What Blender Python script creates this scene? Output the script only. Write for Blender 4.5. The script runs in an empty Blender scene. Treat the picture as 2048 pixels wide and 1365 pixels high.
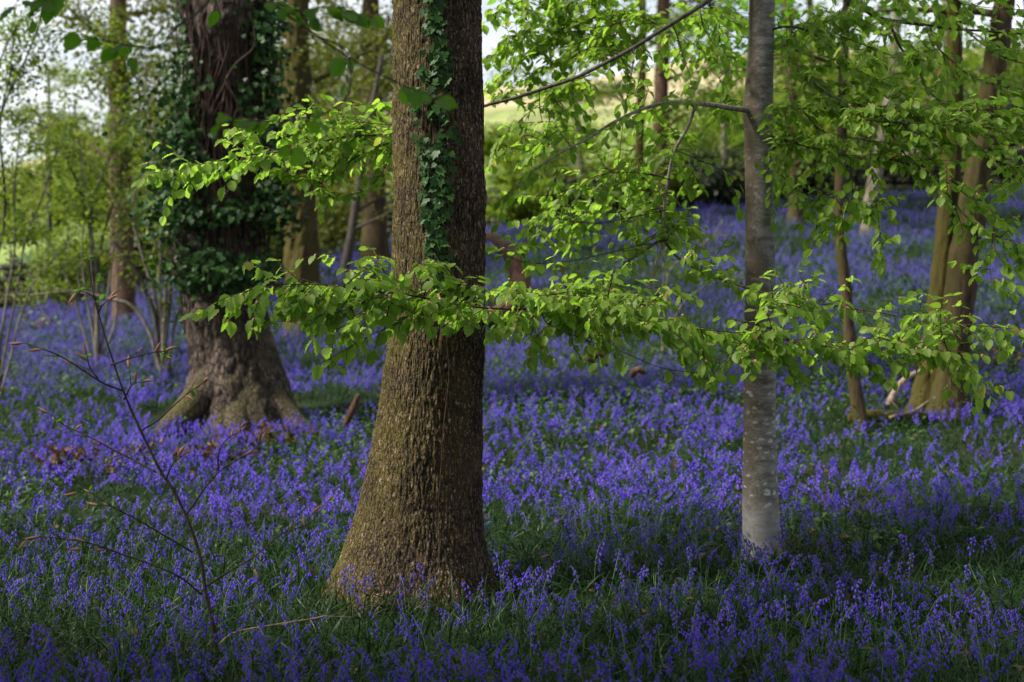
import bpy, math, numpy as np
from mathutils import Vector

# ------------------------------------------------------------------ basics
SC = bpy.context.scene
COL = SC.collection
rng = np.random.default_rng(11)
F, HZ, CH = 2844.4, 610.0, 1.6          # focal length in photo pixels, horizon row, eye height
UP = np.array([0., 0., 1.])


def at(px, py, D):
    return np.array([(px - 1024) / F * D, D, CH - (py - HZ) / F * D])


def path_at(*pts):
    return np.array([at(*p) for p in pts])


# ------------------------------------------------------------------ numpy value noise
def _hash(i, j, k, s):
    h = (i * 374761393 + j * 668265263 + k * 2147483647 + s * 1274126177) & 0xFFFFFFFF
    h = ((h ^ (h >> 13)) * 1274126177) & 0xFFFFFFFF
    return ((h ^ (h >> 16)) & 0xFFFF) / 65535.0


def vnoise(p, seed=0):
    p = np.asarray(p, float)
    i = np.floor(p).astype(np.int64)
    f = p - i
    f = f * f * (3 - 2 * f)
    out = 0
    for dx in (0, 1):
        wx = f[..., 0] if dx else 1 - f[..., 0]
        for dy in (0, 1):
            wy = f[..., 1] if dy else 1 - f[..., 1]
            for dz in (0, 1):
                wz = f[..., 2] if dz else 1 - f[..., 2]
                out = out + wx * wy * wz * _hash(i[..., 0] + dx, i[..., 1] + dy, i[..., 2] + dz, seed)
    return out


def fbm(p, octv=4, seed=0):
    p = np.asarray(p, float)
    a, s, t = 1.0, 0.0, 0.0
    for o in range(octv):
        s = s + a * vnoise(p * 2 ** o + o * 17.3, seed + o)
        t += a
        a *= .5
    return s / t


def sstep(a, b, x):
    t = np.clip((x - a) / (b - a), 0, 1)
    return t * t * (3 - 2 * t)


# ------------------------------------------------------------------ terrain
_D = np.array([-40, 0, 6, 7.9, 9.5, 11, 14, 20, 26, 33, 36, 50, 120, 250, 420.])
_Lz = np.array([0, 0, 0, 0.0, .05, .12, .30, .62, .97, 1.30, 1.5, 3.0, 8.6, 25, 27.])
_Cz = np.array([0, 0, 0, 0.0, .04, .13, .40, 1.05, 1.95, 3.15, 3.6, 5.4, 15.6, 40, 43.])
_Rz = np.array([0, 0, 0, 0.0, .05, .17, .47, 1.25, 2.45, 4.00, 4.5, 6.6, 18, 45, 48.])
_dd = np.linspace(-40, 420, 4601)


def _smooth(t):
    v = np.interp(_dd, _D, t)
    n = 31
    k = np.hanning(n + 2)[1:-1]
    k /= k.sum()
    w = np.convolve(np.pad(v, n // 2, mode='edge'), k, mode='valid')
    return w


_TL, _TC, _TR = _smooth(_Lz), _smooth(_Cz), _smooth(_Rz)


def ground(x, y):
    x = np.asarray(x, float)
    y = np.asarray(y, float)
    u = np.clip(x / np.maximum(y, 5.0), -.5, .5) / .36
    l, c, r = np.interp(y, _dd, _TL), np.interp(y, _dd, _TC), np.interp(y, _dd, _TR)
    z = l * u * (u - 1) / 2 + c * (1 - u * u) + r * u * (u + 1) / 2
    q = np.stack([x, y, np.zeros_like(x)], -1)
    b = (fbm(q * .45, 3, 5) - .5) * .16 + (fbm(q * 1.7, 2, 9) - .5) * .05
    far = sstep(40, 120, y)
    b = b * sstep(1, 8, np.abs(y) + np.abs(x) * .3) * (1 - far) + far * (fbm(q * .02, 4, 15) - .5) * 7
    return z + b


def gz(x, y):
    return float(ground(np.array([x]), np.array([y]))[0])


# ------------------------------------------------------------------ mesh building
class MB:
    """Collects triangles/quads; build() links ONE mesh object."""

    def __init__(self):
        self.v, self.f, self.m, self.a, self.n = [], [], [], [], 0

    def add(self, V, Fc, mat=0, rnd=None):
        V = np.asarray(V, float).reshape(-1, 3)
        Fc = np.asarray(Fc, int)
        if len(V) == 0 or len(Fc) == 0:
            return self
        if Fc.shape[1] == 3:
            Fc = np.concatenate([Fc, np.full((len(Fc), 1), -1)], 1)
            off = np.where(Fc >= 0, Fc + self.n, -1)
        else:
            off = np.where(Fc >= 0, Fc + self.n, -1)
        self.v.append(V)
        self.f.append(off)
        self.m.append(np.broadcast_to(np.asarray(mat), (len(Fc),)).astype(np.int32))
        if rnd is None:
            rnd = rng.random()
        self.a.append(np.broadcast_to(np.asarray(rnd, float), (len(V),)).astype(np.float32))
        self.n += len(V)
        return self

    def inst(self, T, R, S, P, rnd=None):
        """template T=(V,F,M); R (n,3,3), S (n,), P (n,3)"""
        V, Fc, M = T
        n = len(P)
        if n == 0:
            return self
        W = np.einsum('nij,vj->nvi', R, V) * np.asarray(S).reshape(-1, 1, 1) + P[:, None, :]
        FF = (Fc[None] + (np.arange(n) * len(V))[:, None, None]).reshape(-1, Fc.shape[1])
        if rnd is None:
            rnd = rng.random(n)
        return self.add(W.reshape(-1, 3), FF, np.tile(M, n), np.repeat(rnd, len(V)))

    def mesh(self, name, mats, smooth=True):
        V = np.concatenate(self.v)
        Fc = np.concatenate(self.f)
        M = np.concatenate(self.m)
        A = np.concatenate(self.a)
        me = bpy.data.meshes.new(name)
        cnt = np.where(Fc[:, 3] >= 0, 4, 3)
        loops = Fc.reshape(-1)
        loops = loops[loops >= 0]
        me.vertices.add(len(V))
        me.vertices.foreach_set('co', V.astype(np.float32).ravel())
        me.loops.add(len(loops))
        me.loops.foreach_set('vertex_index', loops.astype(np.int32))
        me.polygons.add(len(cnt))
        st = np.concatenate([[0], np.cumsum(cnt)[:-1]]).astype(np.int32)
        me.polygons.foreach_set('loop_start', st)
        me.polygons.foreach_set('material_index', M)
        if smooth:
            me.polygons.foreach_set('use_smooth', np.ones(len(cnt), bool))
        for m in (mats if isinstance(mats, (list, tuple)) else [mats]):
            me.materials.append(m)
        at_ = me.attributes.new('rnd', 'FLOAT', 'POINT')
        at_.data.foreach_set('value', A)
        me.update(calc_edges=True)
        return me

    def build(self, name, mats, parent=None, smooth=True):
        return link(name, self.mesh(name, mats, smooth), parent)


def link(name, me, parent=None):
    o = bpy.data.objects.new(name, me)
    COL.objects.link(o)
    if parent is not None:
        o.parent = parent
    return o


def empty(name, loc=(0, 0, 0)):
    o = bpy.data.objects.new(name, None)
    o.location = loc
    o.empty_display_size = .1
    COL.objects.link(o)
    return o


def tag(o, label=None, cat=None, group=None, kind=None):
    for k, v in (('label', label), ('category', cat), ('group', group), ('kind', kind)):
        if v:
            o[k] = v
    return o


def rebase(root, base):
    """put a thing's Empty at its base while its parts keep their world-space shape"""
    root.location = base
    for ch in root.children:
        ch.matrix_parent_inverse.translation = Vector((-base[0], -base[1], -base[2]))
    return root


def thing(name, base, label, cat, group=None):
    return tag(empty(name, tuple(base)), label, cat, group)


def part(mb, name, mats, root, smooth=True, label=None):
    """a part built in world space and hung under root"""
    o = mb.build(name, mats, root, smooth)
    off = Vector((0, 0, 0))
    p = root
    while p is not None:
        off += p.location
        p = p.parent
    if root.type == 'EMPTY':
        o.location = -off
    if label:
        o['label'] = label
    return o


def norm(v):
    v = np.asarray(v, float)
    return v / np.maximum(np.linalg.norm(v, axis=-1, keepdims=True), 1e-9)


def resample(P, n=None, step=None):
    """Catmull-Rom through the points, evenly spaced"""
    P = np.asarray(P, float)
    if len(P) == 2:
        Q = np.linspace(P[0], P[1], 20)
    else:
        E = np.vstack([2 * P[0] - P[1], P, 2 * P[-1] - P[-2]])
        out = []
        for i in range(1, len(E) - 2):
            t = np.linspace(0, 1, 12, endpoint=False)[:, None]
            a, b, c, d = E[i - 1], E[i], E[i + 1], E[i + 2]
            out.append(.5 * (2 * b + (c - a) * t + (2 * a - 5 * b + 4 * c - d) * t ** 2 + (3 * b - a - 3 * c + d) * t ** 3))
        Q = np.vstack(out + [P[-1:]])
    L = np.concatenate([[0], np.cumsum(np.linalg.norm(np.diff(Q, axis=0), axis=1))])
    if n is None:
        n = max(3, int(L[-1] / step) + 1)
    s = np.linspace(0, L[-1], n)
    return np.stack([np.interp(s, L, Q[:, k]) for k in range(3)], 1)


def frames(P):
    T = norm(np.gradient(P, axis=0))
    ref = np.array([0, 1., 0]) if abs(T[0][1]) < .8 else np.array([1., 0, 0])
    N = np.zeros_like(T)
    n0 = norm(ref - T[0] * ref.dot(T[0]))
    for i in range(len(T)):
        n0 = norm(n0 - T[i] * n0.dot(T[i]))
        N[i] = n0
    return T, N, np.cross(T, N)


def tube(P, r, seg=6):
    P = np.asarray(P, float)
    n = len(P)
    r = np.broadcast_to(np.asarray(r, float), (n,))
    T, N, B = frames(P)
    a = np.linspace(0, 2 * np.pi, seg, endpoint=False)
    V = P[:, None, :] + r[:, None, None] * (np.cos(a)[None, :, None] * N[:, None, :] + np.sin(a)[None, :, None] * B[:, None, :])
    i = np.arange(n - 1)[:, None] * seg
    j = np.arange(seg)[None, :]
    k = (j + 1) % seg
    Q = np.stack([i + j, i + k, i + seg + k, i + seg + j], -1).reshape(-1, 4)
    V = V.reshape(-1, 3)
    V = np.vstack([V, P[-1:] + T[-1:] * r[-1], P[:1]])
    b = (n - 1) * seg
    jj = np.arange(seg)
    c1 = np.stack([b + jj, b + (jj + 1) % seg, np.full(seg, n * seg), np.full(seg, -1)], 1)
    c0 = np.stack([(jj + 1) % seg, jj, np.full(seg, n * seg + 1), np.full(seg, -1)], 1)
    return V, np.vstack([Q, c1, c0])


def wob(P, amp, freq=3., seed=0):
    q = np.stack([vnoise(P * freq + 7.1 * k + seed, seed + k) - .5 for k in range(3)], 1) * 2 * amp
    w = np.minimum(1, np.linspace(0, len(P) / 4, len(P)))[:, None]
    return P + q * w


def rots(axis, normal):
    """matrices whose Y column is the axis and whose Z column is near the normal"""
    y = norm(axis)
    z = norm(normal - y * np.sum(normal * y, -1, keepdims=True))
    x = np.cross(y, z)
    return np.stack([x, y, z], -1)


def randdir(n):
    return norm(rng.normal(size=(n, 3)))


# ------------------------------------------------------------------ materials
class NT:
    def __init__(self, name):
        self.m = bpy.data.materials.new(name)
        self.m.use_nodes = True
        self.t = self.m.node_tree
        self.t.nodes.clear()
        self.out = self.n('ShaderNodeOutputMaterial')

    def n(self, typ, ins=None, **props):
        nd = self.t.nodes.new(typ)
        for k, v in props.items():
            setattr(nd, k, v)
        for k, v in (ins or {}).items():
            self.put(nd.inputs[k], v)
        return nd

    def put(self, sock, v):
        if isinstance(v, bpy.types.NodeSocket):
            self.t.links.new(v, sock)
        elif isinstance(v, (tuple, list)) and len(v) == 3 and sock.type == 'RGBA':
            sock.default_value = (*v, 1)
        else:
            sock.default_value = v

    def mix(self, f, a, b, blend='MIX'):
        nd = self.n('ShaderNodeMix', data_type='RGBA', blend_type=blend)
        self.put(nd.inputs[0], f)
        self.put(nd.inputs[6], a)
        self.put(nd.inputs[7], b)
        return nd.outputs[2]

    def math(self, op, a, b=0.0, clamp=False):
        nd = self.n('ShaderNodeMath', operation=op, use_clamp=clamp)
        self.put(nd.inputs[0], a)
        self.put(nd.inputs[1], b)
        return nd.outputs[0]

    def rng(self, v, a, b, c=0., d=1.):
        nd = self.n('ShaderNodeMapRange', {0: v, 1: a, 2: b, 3: c, 4: d}, interpolation_type='SMOOTHSTEP')
        return nd.outputs[0]

    def coord(self, scale=(1, 1, 1)):
        tc = self.n('ShaderNodeTexCoord')
        mp = self.n('ShaderNodeMapping', {0: tc.outputs['Object'], 'Scale': scale})
        return mp.outputs[0]

    def noise(self, vec, scale, detail=4., rough=.55):
        return self.n('ShaderNodeTexNoise', {'Vector': vec, 'Scale': scale, 'Detail': detail, 'Roughness': rough}).outputs[0]

    def attr(self, name='rnd'):
        return self.n('ShaderNodeAttribute', attribute_name=name).outputs['Fac']

    def bsdf(self, col, rough=.7, spec=.3, bump=None, bs=.3, bd=.02):
        nd = self.n('ShaderNodeBsdfPrincipled', {'Base Color': col, 'Roughness': rough, 'Specular IOR Level': spec})
        if bump is not None:
            b = self.n('ShaderNodeBump', {'Height': bump, 'Strength': bs, 'Distance': bd})
            self.t.links.new(b.outputs[0], nd.inputs['Normal'])
        return nd.outputs[0]

    def done(self, sh):
        self.t.links.new(sh, self.out.inputs[0])
        return self.m


def leaf_mat(name, a, b, trans=.45, rough=.5, spec=.25, tint=(1.25, 1.15, .6), young=None):
    t = NT(name)
    r = t.attr()
    c = t.mix(r, a, b)
    nz = t.noise(t.coord(), 18., 2.)
    c = t.mix(t.rng(nz, .35, .7, 0, .35), c, tuple(x * .7 for x in a))
    if young is not None:
        c = t.mix(t.rng(r, .975, 1.0, 0, .7), c, young)
    d = t.bsdf(c, rough, spec)
    tc = t.mix(1., c, tint, 'MULTIPLY')
    tr = t.n('ShaderNodeBsdfTranslucent', {'Color': tc}).outputs[0]
    mx = t.n('ShaderNodeMixShader', {0: trans, 1: d, 2: tr})
    return t.done(mx.outputs[0])


def bark_mat(name, dark, light, moss=None, moss_dir=(-1, -.3, 0), moss_amt=.5, stretch=.22, scale=26., bd=.012, bs=.7,
             lichen=None, use_attr=False, flecks=None, rough=.85, spec=.2):
    t = NT(name)
    v = t.coord((1, 1, stretch))
    v1 = t.coord()
    n1 = t.noise(v, scale, 7., .68)
    n2 = t.noise(v1, 3.2, 5., .6)
    n3 = t.noise(v, scale * 3.1, 3., .6)
    k = t.math('ADD', t.rng(n1, .36, .64), t.math('MULTIPLY', t.rng(n3, .35, .7), .35), True)
    crack = None
    if use_attr:
        wv = t.n('ShaderNodeVectorMath', {0: t.coord((1, 1, .30)), 1: t.n('ShaderNodeVectorMath', {0: t.n('ShaderNodeTexNoise', {'Vector': v1, 'Scale': 22., 'Detail': 4.}).outputs['Color'], 'Scale': .035}, operation='SCALE').outputs[0]}, operation='ADD').outputs[0]
        ve = t.n('ShaderNodeTexVoronoi', {'Vector': wv, 'Scale': scale * 1.7, 'Randomness': 1.}, feature='DISTANCE_TO_EDGE').outputs['Distance']
        crack = t.rng(ve, .0, .16)
        k = t.math('MULTIPLY', t.math('ADD', t.math('MULTIPLY', k, .45), .42), t.rng(t.attr(), .12, .95), True)
    c = t.mix(k, dark, light)
    if crack is not None:
        c = t.mix(crack, tuple(x * .8 for x in dark), c)
    c = t.mix(t.rng(n2, .42, .68, 0, .55), c, tuple(x * .55 for x in light))
    if moss is not None:
        g = t.n('ShaderNodeNewGeometry')
        dt = t.n('ShaderNodeVectorMath', {0: g.outputs['True Normal'], 1: moss_dir}, operation='DOT_PRODUCT').outputs['Value']
        mm = t.math('ADD', t.math('MULTIPLY', dt, .30), t.math('ADD', t.math('MULTIPLY', n2, .9), moss_amt - .72))
        mm = t.math('ADD', mm, t.math('MULTIPLY', t.math('SUBTRACT', t.noise(v1, 60., 3.), .5), .5))
        f = t.math('MULTIPLY', t.rng(mm, .0, .34), .85)
        mc = t.mix(t.noise(v1, 45., 3.), tuple(x * .6 for x in moss), tuple(x * 1.35 for x in moss))
        c = t.mix(f, c, mc)
    if flecks is not None:
        fl = t.noise(t.coord((1, 1, .5)), 70., 4., .7)
        c = t.mix(t.math('MULTIPLY', t.rng(fl, .56, .68), t.rng(n2, .38, .58, .25, 1.)), c, flecks)
    if lichen is not None:
        ln = t.n('ShaderNodeTexVoronoi', {'Vector': t.n('ShaderNodeVectorMath', {0: t.coord((1, 1, 1.8)), 1: t.n('ShaderNodeVectorMath', {0: t.n('ShaderNodeTexNoise', {'Vector': v1, 'Scale': 14., 'Detail': 3.}).outputs['Color'], 'Scale': .09}, operation='SCALE').outputs[0]}, operation='ADD').outputs[0], 'Scale': 15., 'Randomness': 1.}, feature='F1').outputs['Distance']
        wn = t.noise(v1, 30., 3.)
        lf = t.rng(t.math('ADD', ln, t.math('MULTIPLY', wn, .3)), .46, .36)
        sep = t.n('ShaderNodeSeparateXYZ', {0: v1})
        lf = t.math('MULTIPLY', lf, t.rng(n2, .40, .52))
        lf = t.math('MULTIPLY', lf, t.rng(sep.outputs[2], 1.7, .3, .15, 1.))
        c = t.mix(lf, c, lichen)
        c = t.mix(t.math('MULTIPLY', t.rng(t.math('ADD', sep.outputs[2], t.math('MULTIPLY', wn, .5)), 1.0, .25), t.rng(t.noise(v1, 5., 4.), .38, .6, .25, .85)), c, tuple(x * .48 for x in lichen))
    h = t.math('ADD', n1, t.math('MULTIPLY', n3, .4))
    if crack is not None:
        h = t.math('ADD', h, t.math('MULTIPLY', crack, .8))
    return t.done(t.bsdf(c, rough, spec, h, bs, bd))


M = {}
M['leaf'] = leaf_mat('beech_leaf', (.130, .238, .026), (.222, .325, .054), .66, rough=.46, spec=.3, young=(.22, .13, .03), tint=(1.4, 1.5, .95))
M['leaf_deep'] = leaf_mat('deep_green_leaf', (.06, .16, .014), (.11, .22, .024), .58, tint=(1.3, 1.35, .55))  # deeper, darker green than the beech leaf
M['leaf_far'] = leaf_mat('far_leaf', (.075, .145, .014), (.145, .215, .026), .58, tint=(1.4, 1.3, .5))
M['leaf_olive'] = leaf_mat('olive_leaf', (.06, .085, .013), (.12, .14, .024), .5)
M['leaf_lime'] = leaf_mat('lime_leaf', (.12, .19, .03), (.19, .25, .045), .5)
M['ivy'] = leaf_mat('ivy_leaf', (.007, .026, .006), (.030, .080, .014), .14, .5, .15)
M['holly'] = leaf_mat('holly_leaf', (.012, .022, .010), (.025, .045, .015), .1, .4, .4)
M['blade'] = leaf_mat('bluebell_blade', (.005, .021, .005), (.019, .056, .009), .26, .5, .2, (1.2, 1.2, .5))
M['under'] = leaf_mat('undergrowth_leaf', (.025, .07, .014), (.06, .12, .02), .35)
M['dead'] = leaf_mat('dead_leaf', (.055, .028, .014), (.13, .075, .04), .2, .7, .2, (1.1, .9, .7))
M['bud'] = leaf_mat('bud_scale', (.24, .11, .06), (.42, .24, .15), .25, .5, .3, (1.2, .9, .7))


def bell_mat():
    t = NT('bluebell_petal')
    oi = t.n('ShaderNodeObjectInfo')
    r = t.math('FRACT', t.math('ADD', t.attr(), oi.outputs['Random']))
    c = t.mix(r, (.042, .021, .37), (.132, .074, .53))
    nz = t.noise(t.coord(), 40., 2.)
    c = t.mix(t.rng(nz, .4, .75, 0, .35), c, (.19, .12, .55))
    d = t.bsdf(c, .6, .12)
    tr = t.n('ShaderNodeBsdfTranslucent', {'Color': t.mix(1., c, (1.15, 1., 1.1), 'MULTIPLY')}).outputs[0]
    return t.done(t.n('ShaderNodeMixShader', {0: .35, 1: d, 2: tr}).outputs[0])


M['bell'] = bell_mat()
M['bellstem'] = leaf_mat('bluebell_stem', (.04, .10, .025), (.07, .12, .05), .1)
M['oak'] = bark_mat('fissured_bark', (.008, .0055, .004), (.150, .094, .062), (.074, .062, .010), (-1.0, -.30, -.15), .275,
                    .22, 34., .014, 1., use_attr=True, flecks=(.32, .225, .18))
M['oldbark'] = bark_mat('old_tree_bark', (.020, .015, .012), (.165, .120, .094), (.07, .062, .014), (.2, -.2, .9), .20,
                        .16, 16., .03, .9, use_attr=True)
M['beech'] = bark_mat('smooth_beech_bark', (.050, .042, .034), (.175, .168, .162), (.055, .038, .018), (-1, -.2, 0), .33,
                      3.5, 7., .004, .5, lichen=(.40, .40, .39), rough=.7, spec=.3)
M['mossy'] = bark_mat('mossy_bark', (.014, .010, .006), (.046, .032, .017), (.050, .042, .005), (-1, -.5, .0), .52, .25, 18., .02, .8)
M['brown'] = bark_mat('brown_bark', (.011, .008, .006), (.066, .042, .025), (.042, .036, .006), (-1, -.3, .0), .28, .2, 20., .02, .8)
M['redbark'] = bark_mat('reddish_bark', (.025, .014, .010), (.10, .056, .038), (.06, .055, .02), (-1, 0, 0), .12, .25, 14., .02, .8)
M['greybark'] = bark_mat('grey_bark', (.045, .038, .032), (.19, .165, .14), (.09, .085, .03), (-1, 0, 0), .15, .3, 22., .01, .6)
M['darkbark'] = bark_mat('dark_bark', (.02, .016, .013), (.07, .058, .048), None, scale=24., stretch=.3)
M['twig'] = bark_mat('twig_bark', (.012, .009, .007), (.045, .034, .027), None, scale=60., stretch=.5, bd=.003, bs=.4)
M['greytwig'] = bark_mat('grey_twig_bark', (.06, .052, .045), (.23, .205, .18), None, scale=50., stretch=.5, bd=.003, bs=.4)
M['palewood'] = bark_mat('pale_dead_wood', (.09, .065, .048), (.27, .20, .15), None, scale=30., stretch=.3)
M['rotwood'] = bark_mat('rotten_wood', (.02, .010, .007), (.095, .048, .032), (.1, .09, .03), (0, 0, 1), .1, .25, 14., .03, .8)
M['vine'] = bark_mat('ivy_stem_bark', (.012, .008, .006), (.052, .032, .023), None, scale=40., stretch=.3)


def ground_mat():
    t = NT('woodland_soil')
    v = t.coord()
    n1 = t.noise(v, 5., 8., .65)
    n2 = t.noise(v, .7, 4.)
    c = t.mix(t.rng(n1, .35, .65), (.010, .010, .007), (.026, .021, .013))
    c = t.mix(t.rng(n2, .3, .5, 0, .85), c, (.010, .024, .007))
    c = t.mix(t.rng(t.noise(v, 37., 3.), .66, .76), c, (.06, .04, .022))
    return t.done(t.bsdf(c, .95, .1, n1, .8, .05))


def hill_mat():
    t = NT('hillside_turf')
    v = t.coord()
    n1 = t.noise(v, .035, 6., .6)
    n2 = t.noise(v, .25, 6., .65)
    sep = t.n('ShaderNodeSeparateXYZ', {0: v})
    hgt = t.math('ADD', sep.outputs[1], t.math('MULTIPLY', t.math('SUBTRACT', n1, .5), 130.))
    hgt = t.math('ADD', hgt, t.math('MULTIPLY', sep.outputs[0], .25))
    grass = t.mix(t.rng(n2, .35, .65), (.10, .15, .035), (.19, .24, .075))
    brack = t.mix(t.rng(n2, .35, .65), (.22, .18, .10), (.36, .31, .19))
    c = t.mix(t.rng(hgt, 128., 185.), grass, brack)
    c = t.mix(t.rng(t.noise(v, .09, 5., .6), .50, .62, 0, .75), c, (.10, .11, .045))
    c = t.mix(t.rng(t.noise(v, .2, 5., .7), .56, .70, 0, .7), c, (.16, .10, .07))
    return t.done(t.bsdf(c, .95, .1, n2, .5, .5))


M['ground'] = ground_mat()
M['hill'] = hill_mat()


def stone_mat():
    t = NT('mossy_dry_stone')
    v = t.coord()
    r = t.attr()
    c = t.mix(r, (.022, .02, .018), (.075, .066, .055))
    c = t.mix(t.rng(t.noise(v, 9., 5.), .35, .6), c, (.03, .035, .014))
    return t.done(t.bsdf(c, .9, .2, t.noise(v, 14., 6.), .7, .04))


M['stone'] = stone_mat()

# ------------------------------------------------------------------ templates
def leaf_template(fold=.28, droop=.28):
    """ovate leaf with a midrib fold and pleats along its side veins"""
    ts = np.array([0, .07, .19, .31, .43, .55, .67, .79, .90, 1.0])
    ws = np.array([.015, .15, .27, .335, .355, .34, .29, .205, .10, .0])
    V, Fc = [], []
    for i, (t, w) in enumerate(zip(ts, ws)):
        zc = -droop * t * t
        p = .030 * (-1) ** i
        sw = w * (1.04 if i % 2 else .95)
        V += [(-sw, t + .07 * w, zc + fold * w + p), (-.5 * sw, t + .03 * w, zc + fold * w * .55 + p * .8), (0, t, zc), (.5 * sw, t + .03 * w, zc + fold * w * .55 + p * .8), (sw, t + .07 * w, zc + fold * w + p)]
    for i in range(len(ts) - 1):
        a = i * 5
        Fc += [(a + k, a + k + 1, a + k + 6, a + k + 5) for k in range(4)]
    return np.array(V, float), np.array(Fc), np.zeros(len(Fc), int)


LEAF = [leaf_template(.22, .18), leaf_template(.4, .32), leaf_template(.1, .08)]
LEAF_FAR = (np.array([(0, 0, 0), (-.32, .45, .08), (0, .5, 0), (.32, .45, .08), (0, 1, -.15)], float),
            np.array([(0, 2, 1), (0, 3, 2), (1, 2, 4), (2, 3, 4)]), np.zeros(4, int))


SCALE = (LEAF_FAR[0], LEAF_FAR[1], np.ones(4, int))


def ivy_template():
    out = [(0, 0), (.28, -.12), (.52, .12), (.36, .34), (.44, .62), (.2, .58), (0, 1.0), (-.2, .58), (-.44, .62), (-.36, .34), (-.52, .12), (-.28, -.12)]
    V = [(0, .32, 0)] + [(x, y, .10 * abs(x) - .10 * y * y) for x, y in out]
    n = len(out)
    return np.array(V, float), np.array([(0, 1 + i, 1 + (i + 1) % n) for i in range(n)]), np.zeros(n, int)


IVY = ivy_template()


def blade_template(seg=4, bend=.6, w=.02):
    V, Fc = [], []
    for i in range(seg + 1):
        t = i / seg
        ang = bend * t
        x, z = math.sin(ang) * t, math.cos(ang * 1.15) * t
        ww = w * (1 - t) ** .6 * (.6 + .4 * min(1, t * 4)) if i < seg else 0.0006
        V += [(x, -ww, z + .4 * ww), (x, ww, z + .4 * ww)]
    for i in range(seg):
        a = i * 2
        Fc.append((a, a + 1, a + 3, a + 2))
    return np.array(V, float), np.array(Fc), np.zeros(len(Fc), int)


BLADES = [blade_template(5, b, w) for b, w in ((.35, .017), (.8, .02), (1.3, .022), (1.7, .018))]
BLADES_FAR = [blade_template(2, b, .032) for b in (.5, 1.1)]


def tri(Fc):
    Fc = np.asarray(Fc)
    if Fc.shape[1] == 3:
        return Fc
    q = Fc[Fc[:, 3] >= 0]
    t = Fc[Fc[:, 3] < 0][:, :3]
    return np.vstack([q[:, [0, 1, 2]], q[:, [0, 2, 3]], t])


def bell(seg, detail):
    """a bell hanging along -Z from the origin, unit length"""
    if detail == 2:
        rr, zz = [.16, .27, .27, .30], [-.05, -.25, -.62, -.82]
    elif detail == 1:
        rr, zz = [.26, .30], [-.18, -.8]
    else:
        rr, zz = [.36], [-.85]
    V = [(0, 0, 0)]
    Fc = []
    for k, (r, z) in enumerate(zip(rr, zz)):
        for j in range(seg):
            a = 2 * np.pi * j / seg
            V.append((r * math.cos(a), r * math.sin(a), z))
    for j in range(seg):
        Fc.append((0, 1 + j, 1 + (j + 1) % seg))
    for k in range(len(rr) - 1):
        for j in range(seg):
            a, b = 1 + k * seg + j, 1 + k * seg + (j + 1) % seg
            Fc += [(a, a + seg, b + seg), (a, b + seg, b)]
    if detail >= 1:                                   # recurved petal tips
        base = 1 + (len(rr) - 1) * seg
        for j in range(seg):
            a = 2 * np.pi * (j + .5) / seg
            V.append((.62 * math.cos(a), .62 * math.sin(a), zz[-1] - .02))
            Fc.append((base + j, len(V) - 1, base + (j + 1) % seg))
    return np.array(V, float), np.array(Fc)


def bluebell(detail, seed):
    """(stem V,F), (blossom V,F): unit metres, nodding towards +X"""
    r_ = np.random.default_rng(seed)
    h = .27 + .10 * r_.random()
    nod = .06 + .05 * r_.random()
    t = np.linspace(0, 1, 9 if detail == 2 else 4)
    P = np.stack([nod * t ** 3 * 1.1, .01 * np.sin(t * 3 + seed), h * (t - .12 * t ** 5)], 1)
    sv, sf = tube(P, np.linspace(.0032, .0016, len(P)), 4 if detail == 2 else 3)
    nb = [6, 8, 7][detail] + r_.integers(0, 3)
    BV, BF, off = [], [], 0
    bv, bf = bell([3, 4, 6][detail], detail)
    for i in range(nb):
        s = 1 - .46 * (i / nb) ** 1.05
        p = np.array([np.interp(s, t, P[:, k]) for k in range(3)])
        side = (-1) ** i
        az = (.2 + .9 * r_.random()) * side + (math.pi if r_.random() < .22 else 0)
        out = np.array([math.cos(az), math.sin(az), 0])
        ped = .008 + .012 * (i / nb)
        p2 = p + out * ped + np.array([0, 0, .003])
        L = (.016 + .006 * r_.random()) * (1.3 if detail < 2 else 1.0) * (.72 if i == 0 else 1)
        down = norm(np.array([out[0] * (.25 + .4 * r_.random()), out[1] * (.25 + .4 * r_.random()), -1.0 + .3 * r_.random()]))
        x = norm(np.cross(down, [0.1, 1, .2]))
        R = np.stack([x, np.cross(-down, x), -down], -1)
        BV.append(bv @ R.T * L * np.array([1, 1, 1]) + p2)
        BF.append(bf + off)
        off += len(bv)
    return (sv, tri(sf)), (np.vstack(BV), np.vstack(BF))


BB = {d: [bluebell(d, 100 * d + s) for s in range(8 if d == 2 else 5)] for d in (0, 1, 2)}


def bb_template(d, i):
    (sv, sf), (bv, bf) = BB[d][i]
    return np.vstack([sv, bv]), np.vstack([sf, bf + len(sv)]), np.concatenate([np.zeros(len(sf), int), np.ones(len(bf), int)])


# ------------------------------------------------------------------ ground and hill
def grid_mesh(X, Y):
    Z = ground(X, Y)
    V = np.stack([X, Y, Z], -1).reshape(-1, 3)
    r, c = X.shape
    i = np.arange(r - 1)[:, None] * c
    j = np.arange(c - 1)[None, :]
    return V, np.stack([i + j, i + j + 1, i + c + j + 1, i + c + j], -1).reshape(-1, 4)


gy = np.concatenate([np.linspace(-14, 4, 40), np.linspace(4.1, 16, 110), np.linspace(16.2, 44, 110)])
gx = np.sign(np.linspace(-1, 1, 221)) * np.abs(np.linspace(-1, 1, 221)) ** 1.5 * 42
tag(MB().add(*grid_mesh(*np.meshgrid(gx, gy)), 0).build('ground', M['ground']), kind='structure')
hy = 44 + np.linspace(0, 1, 110) ** 1.6 * 360
hu = np.linspace(-1.3, 1.3, 161)
HY, HU = np.meshgrid(hy, hu, indexing='ij')
tag(MB().add(*grid_mesh(HU * HY, HY), 0).build('hill', M['hill']), kind='structure')

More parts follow.
